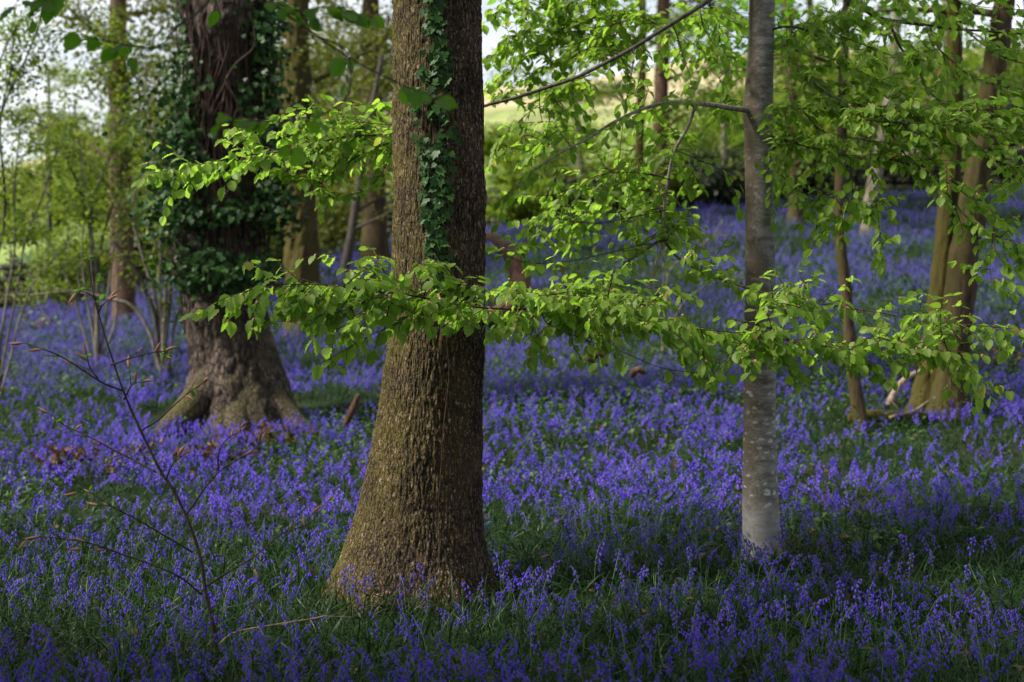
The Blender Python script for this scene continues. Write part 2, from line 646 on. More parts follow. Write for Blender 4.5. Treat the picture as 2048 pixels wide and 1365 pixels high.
# trunks that flowers must keep clear of: (x, y, r)
FOOT = []


def footprint(x, y, r):
    FOOT.append((x, y, r))


# ------------------------------------------------------------------ trunks
class Trunk:
    """a trunk whose outline is given row by row: (row, left, right) in photo pixels at distance D"""

    def __init__(self, rows, D, top_z, bottom_drop=.25, lobes=(), lobe_z=.5, top_shrink=.8):
        rows = sorted(rows, key=lambda r: -r[0])
        z = np.array([CH - (r[0] - HZ) / F * D for r in rows])
        c = np.array([((r[1] + r[2]) / 2 - 1024) / F * D for r in rows])
        w = np.array([(r[2] - r[1]) / 2 / F * D for r in rows])
        self.z = np.concatenate([[z[0] - bottom_drop], z, [top_z]])
        self.c = np.concatenate([[c[0]], c, [c[-1] + (c[-1] - c[-2]) * .3]])
        self.w = np.concatenate([[w[0] * 1.12], w, [w[-1] * top_shrink]])
        self.D, self.lobes, self.lobe_z, self.z0 = D, lobes, lobe_z, z[0]

    def surf(self, th, z, grow=0.):
        """th: 0 = right (+X), pi/2 = away, pi = left, 3pi/2 = towards the camera"""
        c = np.interp(z, self.z, self.c)
        w = np.interp(z, self.z, self.w)
        k = np.exp(-np.maximum(z - self.z0, 0) / self.lobe_z)
        lob = np.zeros_like(w)
        for a, amp, wid in self.lobes:
            d = np.angle(np.exp(1j * (th - a)))
            lob = lob + amp * np.exp(-(d / wid) ** 2)
        r = w * (1 + lob * k) + grow
        return np.stack([c + r * np.cos(th), self.D + r * np.sin(th), z + 0 * th], -1)

    def mesh(self, nseg, dz, bark=None, seed=0):
        z = np.arange(self.z[0], self.z[-1] + dz, dz)
        # coarser above the picture
        th = np.linspace(0, 2 * np.pi, nseg, endpoint=False)
        TH, Z = np.meshgrid(th, z)
        P = self.surf(TH, Z)
        cav = np.full(TH.shape, .5)
        if bark:
            amp, freq, st = bark
            q = P * np.array([freq, freq, freq * st])
            warp = (fbm(P * 6, 2, seed + 3) - .5)[..., None] * 1.6
            q = q + warp
            a1 = 1 - np.abs(2 * vnoise(q, seed) - 1) ** .8
            a2 = 1 - np.abs(2 * vnoise(q * 1.9 + 5, seed + 1) - 1) ** .8
            fine = vnoise(P * np.array([freq * 4, freq * 4, freq * 1.2]), seed + 2)
            cav = np.clip(1.15 - (a1 * .62 + a2 * .38) * 1.05 + (fine - .5) * .35, 0, 1)
            lump = (fbm(P * 2.2, 3, seed + 7) - .5)
            nrm = np.stack([np.cos(TH), np.sin(TH), 0 * TH], -1)
            P = P + nrm * ((cav - .5) * amp * 2 + lump * amp * 4)[..., None]
        n, m = TH.shape
        i = np.arange(n - 1)[:, None] * m
        j = np.arange(m)[None, :]
        k = (j + 1) % m
        Q = np.stack([i + j, i + k, i + m + k, i + m + j], -1).reshape(-1, 4)
        V = P.reshape(-1, 3)
        V = np.vstack([V, P[-1].mean(0)[None]])
        t0 = (n - 1) * m
        cap = np.stack([t0 + np.arange(m), t0 + (np.arange(m) + 1) % m, np.full(m, n * m), np.full(m, -1)], 1)
        return V, np.vstack([Q, cap]), np.concatenate([cav.ravel(), [.5]])


# main oak in the middle
OAK = Trunk([(0, 785, 962), (200, 785, 967), (400, 788, 971), (600, 783, 969), (700, 775, 968), (800, 761, 966), (900, 742, 965),
             (1000, 722, 963), (1050, 709, 965), (1100, 690, 970), (1150, 668, 984), (1200, 640, 1004), (1225, 626, 1016)], 7.9, 5.2,
            lobes=((4.25, .15, .3), (5.3, .2, .28), (3.45, .10, .3), (6.1, .10, .3)), lobe_z=.30)
oak_base = (OAK.c[0], 7.9, gz(OAK.c[0], 7.9))
oak = thing('oak_tree', oak_base, 'thick oak trunk with mossy fissured bark and an ivy strip, tallest and widest in focus', 'tree')
V, Q, cav = OAK.mesh(520, .010, (.0075, 58., .22), 3)
part(MB().add(V, Q, 0, cav), 'trunk', M['oak'], oak)
footprint(OAK.c[0], 7.9, .42)
# two high limbs of the oak above the picture, and its crown
OAKTOP = np.array([OAK.c[-1], 7.9, 5.1])

# beech on the right
BEECH = Trunk([(0, 1499, 1550), (100, 1496, 1548), (190, 1489, 1546), (220, 1484, 1546), (260, 1489, 1545), (400, 1491, 1547), (600, 1491, 1552),
               (700, 1488, 1551), (850, 1487, 1551), (1000, 1485, 1557), (1080, 1485, 1562), (1130, 1480, 1571)], 8.75, 5.6,
              lobes=((4.2, .1, .3), (5.3, .1, .3)), lobe_z=.15)
bx = BEECH.c[0]
beech = thing('beech_tree', (bx, 8.75, gz(bx, 8.75)), 'slim smooth grey beech trunk spotted with pale lichen, fresh leaf sprays reaching sideways', 'tree')
V, Q, cav = BEECH.mesh(96, .02, (.0012, 9., 2.5), 8)
part(MB().add(V, Q, 0, cav), 'trunk', M['beech'], beech)
footprint(bx, 8.75, .16)

# ------------------------------------------------------------------ leafy sprays
def leaves_at(mb, P, axis, nrm, size, kinds=LEAF, rnd=None):
    n = len(P)
    if n == 0:
        return
    k = rng.integers(0, len(kinds), n)
    if rnd is None:
        rnd = rng.random(n)
    for i, T in enumerate(kinds):
        s = k == i
        if s.any():
            mb.inst(T, rots(axis[s], nrm[s]), size[s], P[s], rnd[s])


def twig_leaves(mb, P, size, node=.05, droop=.7, kinds=LEAF, start=.15, per=1.35):
    """alternate beech leaves along a fine twig"""
    L = np.linalg.norm(np.diff(P, axis=0), axis=1).sum()
    n = max(2, int(L * (1 - start) / node) + 1)
    s = np.linspace(start, 1, n)
    idx = np.linspace(0, 1, len(P))
    Q = np.stack([np.interp(s, idx, P[:, k]) for k in range(3)], 1)
    T = norm(np.stack([np.interp(s, idx, norm(np.gradient(P, axis=0))[:, k]) for k in range(3)], 1))
    side = norm(np.cross(T, UP) + 1e-6) * ((-1.) ** np.arange(n))[:, None]
    reps = rng.random(n) < (per - 1)
    Q = np.vstack([Q, Q[reps]])
    T = np.vstack([T, T[reps]])
    side = np.vstack([side, -side[reps]])
    m = len(Q)
    dn = droop * (.35 + rng.random((m, 1)) * 1.1)
    ax = norm(T * (.55 + .4 * rng.random((m, 1))) + side * (.5 + .5 * rng.random((m, 1))) - UP * dn + rng.normal(size=(m, 3)) * .18)
    nr = norm(UP + side * .35 * rng.random((m, 1)) + rng.normal(size=(m, 3)) * .35)
    sz = size * (.65 + .5 * rng.random(m))
    leaves_at(mb, Q + ax * .006, ax, nr, sz, kinds)
    if kinds is LEAF:
        b = rng.random(m) < .55
        mb.inst(SCALE, rots(norm(ax[b] + rng.normal(size=(b.sum(), 3)) * .5), nr[b]), .012 + .012 * rng.random(b.sum()), Q[b] + UP * .004)


def spray(name, root, pts, r0, r1=.0022, leaf=.070, step=.055, tw=(.10, .30), t0=.0, t1=1., bare=0., droop=.7, wood='twig', leafm='leaf',
          flat=.12, kinds=LEAF, node=.05, per=1.35, keep=1., seg=6, label=None, sub=.35, fol='foliage'):
    """one leafy branch: wood mesh with its leaves as a child. pts: (px,py,D) rows"""
    return spray3(name, root, path_at(*pts), r0, r1, leaf, step, tw, t0, t1, bare, droop, wood, leafm, flat, kinds, node, per, keep, seg, label, sub, fol)


LIMBS = []


def spray3(name, root, P3, r0, r1=.0022, leaf=.070, step=.055, tw=(.10, .30), t0=.0, t1=1., bare=0., droop=.7, wood='twig', leafm='leaf',
           flat=.12, kinds=LEAF, node=.05, per=1.35, keep=1., seg=6, label=None, sub=.35, fol='foliage'):
    P = resample(P3, step=.03)
    P = wob(P, .012, 4., int(rng.integers(0, 999)))
    if root is beech:
        LIMBS.append(P)
    n = len(P)
    w, f = MB(), MB()
    w.add(*tube(P, np.linspace(r0, r1, n), seg), 0)
    L = n * .03
    k = int(L / step)
    sgn = 1
    T = norm(np.gradient(P, axis=0))
    for i in range(k):
        t = t0 + (t1 - t0) * (i + rng.random() * .8) / max(k, 1)
        sgn = -sgn
        if t < bare or rng.random() > keep:
            continue
        a = int(min(t, 1) * (n - 1))
        ln = (tw[0] + (tw[1] - tw[0]) * rng.random()) * (1.05 - .45 * t)
        d = norm(T[a] * (.55 + .4 * rng.random()) + norm(np.cross(T[a], UP)) * sgn * (.6 + .5 * rng.random()) + UP * rng.normal() * flat * 1.6 - UP * .05)
        m = max(3, int(ln / .03))
        s = np.linspace(0, 1, m)[:, None]
        Q = P[a] + d * ln * s + rng.normal(size=3) * .03 * s ** 2 - UP * .10 * ln * s ** 2
        Q = wob(Q, .008, 9., i)
        w.add(*tube(Q, np.linspace(min(.0026, r1 * 1.6 + .0008), .0011, m), 4), 0)
        twig_leaves(f, Q, leaf, node, droop, kinds, .12, per)
        if ln > .16 and rng.random() < sub:
            b = m // 2
            d2 = norm(d + norm(np.cross(d, UP)) * rng.choice([-1, 1]) * .8 + UP * rng.normal() * .15)
            l2 = ln * .5
            m2 = max(3, int(l2 / .03))
            s2 = np.linspace(0, 1, m2)[:, None]
            Q2 = Q[b] + d2 * l2 * s2 - UP * .06 * l2 * s2 ** 2
            w.add(*tube(Q2, np.linspace(.0016, .001, m2), 3), 0)
            twig_leaves(f, Q2, leaf, node, droop, kinds, .2, per)
    if t1 >= 1:
        tail = P[-max(3, int(.15 / .03)):]
        twig_leaves(f, tail, leaf, node * .8, droop, kinds, 0., per)
    b = part(w, 'branch', M[wood], root, label=label)
    if f.n:
        o = f.build(fol, [M[leafm], M['bud']], b)
    return b


# gray limb leaving the beech at row 220, its drooping fork, and the two low layers
spray('limb', beech, [(1512, 223, 8.75), (1460, 216, 8.6), (1400, 209, 8.45), (1345, 204, 8.35), (1300, 213, 8.3), (1240, 237, 8.25), (1190, 266, 8.2), (1130, 302, 8.1),
                      (1060, 350, 8.1), (1000, 405, 8.1)], .019, .003, tw=(.10, .34), step=.085, bare=.25, wood='greytwig', droop=.6, keep=.8)
spray('limb', beech, [(1390, 210, 8.43), (1378, 250, 8.5), (1352, 300, 8.55), (1336, 360, 8.6), (1327, 420, 8.62), (1334, 490, 8.6)], .012, .007,
      tw=(.08, .28), step=.10, bare=.1, wood='greytwig', keep=.6)
spray('limb', beech, [(1334, 480, 8.6), (1312, 487, 8.5), (1270, 515, 8.3), (1215, 560, 7.9), (1150, 597, 7.5), (1080, 615, 7.2), (1000, 620, 7.0), (930, 611, 6.85), (850, 598, 6.7),
                      (765, 586, 6.6), (690, 577, 6.5), (610, 572, 6.45), (530, 574, 6.4), (478, 590, 6.4)], .009, .0018, tw=(.14, .46), step=.036, bare=.24, droop=.85, leaf=.070, per=1.6, node=.038, flat=.36,
      label='long low spray crossing in front of the thick oak trunk')
spray('limb', beech, [(1332, 488, 8.6), (1365, 520, 8.4), (1400, 545, 8.2), (1450, 565, 8.0), (1500, 580, 7.9), (1620, 607, 7.7), (1740, 622, 7.6), (1800, 633, 7.55), (1860, 645, 7.5),
                      (1960, 648, 7.4), (2070, 668, 7.4)], .008, .0018, tw=(.08, .26), step=.045, bare=.22, droop=.7, leaf=.070, keep=.9, per=1.6, flat=.45)
spray('limb', beech, [(1150, 597, 7.5), (1200, 622, 7.2), (1280, 645, 7.0), (1400, 660, 6.95), (1520, 668, 6.95), (1640, 690, 6.95), (1760, 700, 6.95), (1860, 705, 6.95), (1950, 725, 6.95)],
      .005, .0016, tw=(.12, .44), step=.036, droop=.85, leaf=.070, per=1.6, node=.038, bare=.03, flat=.40)
spray('limb', beech, [(1215, 560, 7.9), (1160, 580, 7.4), (1090, 590, 7.0), (1010, 585, 6.8)], .004, .0015, tw=(.10, .24), step=.05, droop=.75, leaf=.076)
spray('limb', beech, [(850, 598, 6.7), (800, 640, 6.6), (745, 668, 6.5), (690, 700, 6.4), (640, 728, 6.35)], .003, .0012, tw=(.05, .12), step=.085, droop=.8, leaf=.076, keep=.8)
spray('limb', beech, [(765, 586, 6.6), (720, 610, 6.5), (660, 628, 6.45), (600, 640, 6.4), (510, 640, 6.35)], .003, .0012, tw=(.06, .18), step=.075, droop=.8, leaf=.076, keep=.75)
spray('limb', beech, [(850, 598, 6.7), (800, 560, 6.8), (760, 535, 6.8), (735, 522, 6.8)], .003, .0012, tw=(.06, .16), step=.06, droop=.75, leaf=.076)
spray('limb', beech, [(1080, 615, 7.2), (1100, 650, 7.1), (1180, 680, 7.05), (1240, 700, 7.0), (1330, 735, 7.0), (1450, 748, 7.0)], .003, .0012, tw=(.05, .14), step=.10, droop=.75, keep=.7)
spray('limb', beech, [(765, 586, 6.6), (700, 545, 6.9), (650, 510, 6.9), (605, 520, 6.9)], .002, .0011, tw=(.03, .08), step=.16, droop=.7, keep=.8, leaf=.070, bare=.3)
spray('limb', beech, [(1334, 420, 8.6), (1270, 430, 8.5), (1200, 445, 8.5), (1120, 440, 8.5), (1030, 440, 8.5)], .004, .0015, tw=(.08, .25), step=.085, keep=.8, bare=.1)
spray('limb', beech, [(1312, 487, 8.5), (1240, 500, 8.3), (1150, 520, 8.3), (1060, 525, 8.2), (985, 500, 8.2)], .004, .0015, tw=(.06, .2), step=.11, keep=.7, bare=.1)
spray('limb', beech, [(1340, 360, 8.6), (1290, 350, 8.5), (1200, 350, 8.4), (1110, 390, 8.4), (1020, 385, 8.3)], .004, .0015, tw=(.08, .28), step=.085, keep=.85, bare=.08)
spray('limb', beech, [(1352, 300, 8.55), (1400, 320, 8.3), (1450, 350, 8.2), (1480, 420, 8.2)], .004, .0015, tw=(.08, .22), step=.10, keep=.8, bare=.1)
spray('limb', beech, [(1400, 545, 8.2), (1440, 500, 8.2), (1470, 455, 8.2)], .003, .0012, tw=(.05, .16), step=.12, keep=.7)

# long dark limb descending from the beech crown to behind the oak, then out to its left
hi = spray('limb', beech, [(1520, -85, 8.75), (1470, -45, 8.7), (1415, 2, 8.65), (1330, 55, 8.6), (1245, 108, 8.55), (1170, 148, 8.5), (1100, 172, 8.5), (1030, 195, 8.5), (975, 209, 8.5), (880, 245, 8.5),
                           (790, 264, 8.5), (700, 274, 8.4), (610, 292, 8.3), (500, 312, 8.2), (400, 325, 8.1), (310, 345, 8.0)], .017, .0016, tw=(.10, .40), step=.032, bare=.56, droop=.65, leaf=.076, per=1.7, flat=.4, wood='darkbark',
           label='long dark limb sloping down behind the oak to a bright spray')
spray('limb', beech, [(880, 240, 8.5), (790, 252, 8.6), (700, 246, 8.6), (620, 242, 8.5), (540, 250, 8.4), (470, 262, 8.3)], .004, .0015, tw=(.08, .28), step=.055, bare=.2, leaf=.076, droop=.65)
spray('limb', beech, [(880, 250, 8.5), (780, 285, 8.5), (720, 310, 8.4), (670, 345, 8.4), (610, 360, 8.3), (560, 340, 8.3)], .004, .0015, tw=(.08, .26), step=.06, bare=.2, leaf=.076, droop=.65)
spray('limb', beech, [(790, 290, 8.5), (760, 350, 8.4), (720, 385, 8.4), (660, 385, 8.4)], .003, .0015, tw=(.08, .24), step=.07, leaf=.076, droop=.65)
for pts in ([(1245, 108, 8.55), (1170, 100, 8.5), (1090, 130, 8.4), (1000, 200, 8.3)],
            [(1330, 55, 8.6), (1240, 20, 8.5), (1150, 45, 8.4), (1060, 110, 8.3), (985, 170, 8.2)],
            [(1300, -60, 8.5), (1210, -30, 8.4), (1120, 20, 8.3), (1040, 60, 8.2), (975, 120, 8.2)],
            [(1200, -80, 8.4), (1120, -30, 8.3), (1050, 0, 8.2), (985, 30, 8.1)],
            [(1260, 40, 8.5), (1180, 60, 8.4), (1100, 75, 8.4), (1010, 70, 8.3)],
            [(1230, 70, 8.6), (1150, 80, 8.6), (1080, 90, 8.6), (1000, 100, 8.6)],
            [(1180, 150, 8.5), (1100, 190, 8.4), (1040, 240, 8.4), (990, 290, 8.4)],
            [(1415, 2, 8.65), (1440, 60, 8.6), (1430, 130, 8.6), (1460, 200, 8.5)]):
    pts = [pts[0]] + [(a_, b_, d_ + .95) for a_, b_, d_ in pts[1:]]
    spray('limb', beech, pts, .005, .0014, tw=(.10, .34), step=.045, leaf=.070, droop=.5, bare=.08, keep=.92, per=1.5, flat=.4)
# thin hanging twigs between the limbs
for pts in ([(1268, 97, 8.55), (1255, 190, 8.5), (1243, 280, 8.5), (1228, 390, 8.4)], [(1345, 48, 8.6), (1365, 110, 8.6), (1382, 160, 8.5), (1384, 205, 8.45)],
            [(1078, 180, 8.5), (1085, 230, 8.5), (1100, 290, 8.4)], [(1400, 20, 8.6), (1410, 60, 8.6), (1450, 120, 8.6)]):
    spray('limb', beech, pts, .004, .0016, tw=(.05, .14), step=.16, leaf=.070, droop=.6, keep=.6)
# right-hand limbs
rl = [
    ([(1535, -90, 8.75), (1620, -60, 8.9), (1700, -5, 9.0), (1745, 30, 9.0), (1790, 42, 9.0), (1860, 52, 9.0), (1930, 60, 9.0), (2060, 66, 9.0)], .016, .006, .10, 'darkbark'),
    ([(1775, 38, 9.0), (1800, 95, 8.9), (1828, 130, 8.8), (1850, 180, 8.7), (1900, 220, 8.6)], .010, .003, .08, 'darkbark'),
    ([(1930, 60, 9.0), (1960, 85, 8.9), (2000, 112, 8.8), (2050, 130, 8.7)], .006, .003, .08, 'darkbark'),
    ([(1535, 62, 8.75), (1580, 55, 8.6), (1630, 70, 8.5), (1700, 130, 8.4), (1780, 170, 8.3)], .008, .002, .07, 'twig'),
    ([(1530, 118, 8.75), (1580, 118, 8.6), (1620, 160, 8.5), (1680, 200, 8.4), (1760, 210, 8.3), (1850, 220, 8.2)], .007, .002, .05, 'greytwig'),
    ([(1530, 230, 8.75), (1600, 215, 8.5), (1700, 215, 8.3), (1800, 210, 8.1), (1900, 220, 8.0), (2060, 225, 8.0)], .007, .002, .038, 'twig'),
    ([(1680, 235, 8.3), (1760, 245, 8.1), (1850, 250, 8.0), (1960, 255, 8.0), (2060, 262, 8.0)], .004, .002, .042, 'twig'),
    ([(1530, 270, 8.75), (1600, 290, 8.5), (1680, 310, 8.3), (1780, 320, 8.2), (1860, 345, 8.2)], .006, .002, .055, 'twig'),
    ([(1770, 225, 8.2), (1790, 280, 8.2), (1820, 320, 8.2), (1870, 355, 8.1), (1930, 390, 8.1), (1990, 430, 8.1)], .006, .002, .055, 'darkbark'),
    ([(1900, 230, 8.0), (1960, 300, 8.0), (2020, 330, 8.0), (2060, 345, 8.0)], .004, .002, .065, 'twig'),
    ([(1870, 355, 8.1), (1920, 420, 8.0), (1960, 460, 8.0), (2010, 480, 8.0), (2060, 500, 8.0)], .004, .0016, .06, 'twig'),
    ([(1990, 430, 8.1), (1980, 500, 8.0), (1985, 560, 8.0), (2030, 590, 8.0)], .003, .0014, .10, 'twig'),
    ([(1530, 330, 8.75), (1590, 370, 8.5), (1650, 390, 8.4), (1700, 400, 8.3), (1740, 420, 8.3)], .005, .0016, .09, 'twig'),
    ([(1700, 320, 8.3), (1700, 390, 8.2), (1680, 440, 8.2), (1640, 470, 8.2)], .003, .0014, .10, 'twig'),
    ([(1740, 300, 8.2), (1750, 390, 8.2), (1760, 460, 8.2), (1765, 530, 8.2)], .003, .0014, .10, 'twig'),
    ([(1700, 0, 9.0), (1660, 40, 8.9), (1600, 60, 8.8), (1560, 90, 8.7)], .005, .002, .07, 'twig'),
    ([(1860, 52, 9.0), (1880, 100, 8.9), (1940, 150, 8.8), (2000, 170, 8.7), (2060, 180, 8.6)], .005, .002, .065, 'twig'),
    ([(1700, -5, 9.0), (1760, -30, 8.9), (1850, -10, 8.8), (1950, 10, 8.7), (2060, 20, 8.6)], .005, .002, .07, 'twig'),
    ([(1640, 60, 8.6), (1700, 80, 8.5), (1780, 110, 8.4), (1870, 130, 8.3)], .004, .002, .07, 'twig'),
    ([(1600, 215, 8.5), (1640, 260, 8.4), (1700, 275, 8.3), (1790, 285, 8.2), (1890, 300, 8.1)], .004, .002, .05, 'twig'),
    ([(1545, 300, 8.75), (1570, 260, 8.6), (1600, 170, 8.6), (1660, 120, 8.6)], .004, .002, .08, 'twig'),
]
for pts, a, b, st, wd in rl:
    spray('limb', beech, pts, a, b, tw=(.10, .36), step=st * .75, leaf=.070, droop=.6, bare=.08, keep=.92, wood=wd, per=1.4, flat=.4)

# finer side branches filling the spaces between the limbs
LP = np.vstack(LIMBS)


def airy(x0, x1, y0, y1, n, leaf=.066, step=.06, D0=7.7, D1=9.4):
    for i in range(n):
        px, py = rng.uniform(x0, x1), rng.uniform(y0, y1)
        D = rng.uniform(D0, D1)
        tgt = at(px, py, D)
        d = np.linalg.norm((LP - tgt) * [1, .6, 1.25], axis=1) + (LP[:, 2] < tgt[2] - .1) * .5 + (d_small(LP, tgt) < .25) * 3
        a = LP[np.argmin(d)]
        mid = (a + tgt) / 2 + UP * .10 + rng.normal(size=3) * [.08, .1, .04]
        P = np.array([a, mid, tgt])
        spray3('limb', beech, P, .0032, .0012, leaf=leaf, tw=(.06, .26), step=step, bare=.06, droop=.6, per=1.45, flat=.4, keep=.92)


def d_small(A, b):
    return np.linalg.norm(A - b, axis=1)


airy(990, 1470, 20, 200, 12, D0=8.9, D1=10.)
airy(985, 1480, 230, 470, 24, D0=8.5, D1=9.9)
airy(1010, 1480, 470, 560, 5, step=.09)
airy(1560, 1860, 20, 330, 8)
airy(1560, 1800, 330, 470, 5)
airy(1930, 2045, 360, 560, 3)
airy(560, 780, 240, 400, 8)
airy(500, 980, 545, 650, 7, leaf=.066, D0=6.3, D1=6.9)
airy(1000, 1500, 570, 720, 9, leaf=.066, D0=6.7, D1=7.3)
airy(1500, 1960, 600, 740, 9, leaf=.066, D0=6.7, D1=7.5)

# upper crown of the beech, over the picture
cr = MB()
cw = MB()
top = np.array([BEECH.c[-1], 8.75, 5.5])
for i in range(16):
    a = rng.random() * 6.28
    ln = 1.0 + 1.6 * rng.random()
    s = np.linspace(0, 1, 12)[:, None]
    Q = top + UP * (-.5 + 3.0 * rng.random() * s) + np.array([math.cos(a), math.sin(a), .25]) * ln * s
    cw.add(*tube(Q, np.linspace(.02, .004, 12), 5), 0)
    n = 40
    k = rng.integers(3, 12, n)
    Pn = Q[k] + rng.normal(size=(n, 3)) * [.28, .28, .10]
    leaves_at(cr, Pn, norm(rng.normal(size=(n, 3)) * [1, 1, .5] - UP * .5), norm(UP + rng.normal(size=(n, 3)) * .4), .06 + .03 * rng.random(n), [LEAF_FAR])
part(cw, 'branch', M['greytwig'], beech)
part(cr, 'crown', M['leaf'], beech)


def canopy(root, C, rad, hgt, n_limb, per, bark, leafm, start, size=.13):
    """a tree's crown above the picture: boughs from the trunk top, leaves along them"""
    w, f = MB(), MB()
    C = np.asarray(C, float)
    for i in range(n_limb):
        a = 6.283 * (i + rng.random()) / n_limb
        e = C + np.array([math.cos(a) * rad, math.sin(a) * rad, hgt * rng.uniform(-.6, 1)]) * (rng.random() ** .5)
        L_ = wob(resample(np.array([start, (np.asarray(start) + e) / 2 + UP * .5, e]), n=24), .25, .8, i)
        w.add(*tube(L_, np.linspace(.09, .02, 24), 6), 0, .5)
        k = rng.integers(8, 24, per)
        P_ = L_[k] + rng.normal(size=(per, 3)) * [.7, .7, .35]
        leaves_at(f, P_, norm(rng.normal(size=(per, 3)) * [1, 1, .4] - UP * .3), norm(UP + rng.normal(size=(per, 3)) * .45), size * (.6 + .7 * rng.random(per)), [LEAF_FAR])
    part(w, 'bough', M[bark], root)
    part(f, 'crown', M[leafm], root)


canopy(oak, (OAKTOP[0], 8.2, 8.2), 4.2, 1.8, 18, 60, 'brown', 'leaf', OAKTOP)

# ------------------------------------------------------------------ ivy on the oak
iv = thing('ivy_climber', OAK.surf(np.array(4.75), np.array(0.2)), 'glossy dark ivy strip climbing the middle of the thick oak trunk', 'ivy')
st, lv = MB(), MB()
zz = np.linspace(.05, 4.2, 140)
thc = 4.74 + .10 * np.sin(zz * 2.1 + .6) * .4 + (fbm(np.stack([zz * 1.5, zz * 0, zz * 0], 1), 3, 21) - .5) * .28
thc = thc + np.interp(zz, [0, 1.2, 2, 4.2], [.32, .22, 0, .03])
st.add(*tube(OAK.surf(thc, zz, .012), np.interp(zz, [0, 1.6, 4.2], [.0022, .0028, .005]), 5), 0)
for off, z0 in ((-.12, 1.7), (.1, 1.9), (.2, 2.3), (-.18, 2.4)):
    z2 = np.linspace(z0, 4.2, 80)
    t2 = np.interp(z2, zz, thc) + off + .05 * np.sin(z2 * 5 + off * 9)
    st.add(*tube(OAK.surf(t2, z2, .011), .003, 4), 0)
part(st, 'stem', M['vine'], iv)
n = 1500
z = 1.70 + 2.55 * rng.random(n)
c = np.interp(z, zz, thc)
halfw = np.interp(z, [1.7, 1.9, 2.3, 2.7, 3.2, 3.6, 4.2], [.06, .15, .20, .26, .18, .28, .24]) * (.45 + 1.1 * fbm(np.stack([z * 5, z * 0, z * 0], 1), 2, 33))
dth = np.clip(rng.normal(size=n) * .7, -1.5, 1.5) * halfw
clump = fbm(np.stack([dth * 9, z * 7, z * 0], 1), 2, 37)
ok = clump > .44 - .10 * (np.abs(dth) < .04)
z, th = z[ok], (c + dth)[ok]
n = len(z)
P = OAK.surf(th, z, .010 + .035 * rng.random(n) ** 1.5)
nr = np.stack([np.cos(th), np.sin(th), .30 + 0 * th], -1) + rng.normal(size=(n, 3)) * .38
ax = -UP + np.stack([rng.normal(size=n) * .7, 0 * z, rng.normal(size=n) * .35], -1) + .25 * nr
lv.inst(IVY, rots(ax, nr), .024 + .036 * rng.random(n) ** 1.3, P)
part(lv, 'foliage', M['ivy'], iv)

# ------------------------------------------------------------------ the old ivy-clad tree
OLD = Trunk([(-60, 375, 530), (0, 372, 530), (100, 384, 526), (200, 392, 522), (300, 376, 520), (400, 366, 522), (470, 362, 522), (520, 358, 520), (560, 372, 522), (600, 378, 527),
             (640, 376, 536), (700, 382, 550), (750, 382, 566), (800, 372, 588), (840, 352, 606), (870, 318, 622), (895, 300, 640)], 14.6, 8.0,
            lobes=((3.6, .22, .28), (4.5, .12, .22), (5.3, .16, .25), (6.0, .2, .25)), lobe_z=.35)
ox = OLD.c[0]
old = thing('old_tree', (ox, 14.6, gz(ox, 14.6)), 'massive old tree with buttressed roots, its upper trunk smothered in ivy', 'tree')
V, Q, cav = OLD.mesh(220, .03, (.022, 11., .25), 14)
# a burr on the left flank
for bp, amp, rad in ((at(388, 625, 14.1), .14, .16), (at(405, 770, 14.1), .10, .15), (at(378, 480, 14.3), .14, .25), (at(440, 30, 14.1), .15, .3)):
    d = np.linalg.norm(V - bp, axis=1)
    V = V + norm(V - np.array([np.interp(bp[2], OLD.z, OLD.c), 14.6, bp[2]])) * (amp * np.exp(-(d / rad) ** 2))[:, None] * [1, 1, 0]
w = MB().add(V, Q, 0, cav)
for pts, r0, r1 in (([(450, 740, 14.5), (402, 795, 14.2), (358, 838, 13.95), (315, 880, 13.75), (265, 915, 13.5)], .22, .05),
                    ([(510, 760, 14.5), (560, 815, 14.3), (600, 850, 14.2), (660, 890, 14.0)], .20, .05), ([(470, 780, 14.4), (474, 845, 14.0), (472, 890, 13.75), (466, 930, 13.5)], .20, .06)):
    w.add(*tube(wob(resample(path_at(*pts), n=18), .03, 3.), np.linspace(r0, r1, 18), 14), 0, .5)
part(w, 'trunk', M['oldbark'], old)
footprint(ox, 14.6, .95)
footprint(at(330, 860, 13.7)[0], 13.8, .25)
canopy(old, (ox, 15.5, 10.2), 5.0, 2., 20, 170, 'brown', 'leaf_far', np.array([OLD.c[-1], 14.6, 7.6]))
ivo = thing('ivy_climber', OLD.surf(np.array(4.7), np.array(1.0)), 'bushy ivy wrapping the old tree with shaggy brown stems', 'ivy')
st, lv = MB(), MB()
for i in range(60):
    t0_ = rng.uniform(2.9, 6.5)
    z2 = np.linspace(rng.uniform(1.2, 2.4), rng.uniform(4, 7.5), 60)
    t2 = t0_ + (fbm(np.stack([z2 * .9, z2 * 0 + i, z2 * 0], 1), 3, 50 + i) - .5) * 1.5
    st.add(*tube(OLD.surf(t2, z2, .05 + .03 * rng.random()), rng.uniform(.004, .013), 5), 0)
for i in range(26):     # loose hanging stems
    t0_ = rng.uniform(3.0, 6.2)
    z2 = np.linspace(rng.uniform(1.7, 3.5), rng.uniform(3.6, 5.2), 30)
    t2 = t0_ + (fbm(np.stack([z2 * 1.4, z2 * 0 + i, z2 * 0], 1), 3, 150 + i) - .5) * 2
    g = .06 + .22 * np.sin(np.linspace(0, 3.14, 30)) * rng.random()
    st.add(*tube(OLD.surf(t2, z2, g), .005 + .006 * rng.random(), 4), 0)
part(st, 'stem', M['vine'], ivo)
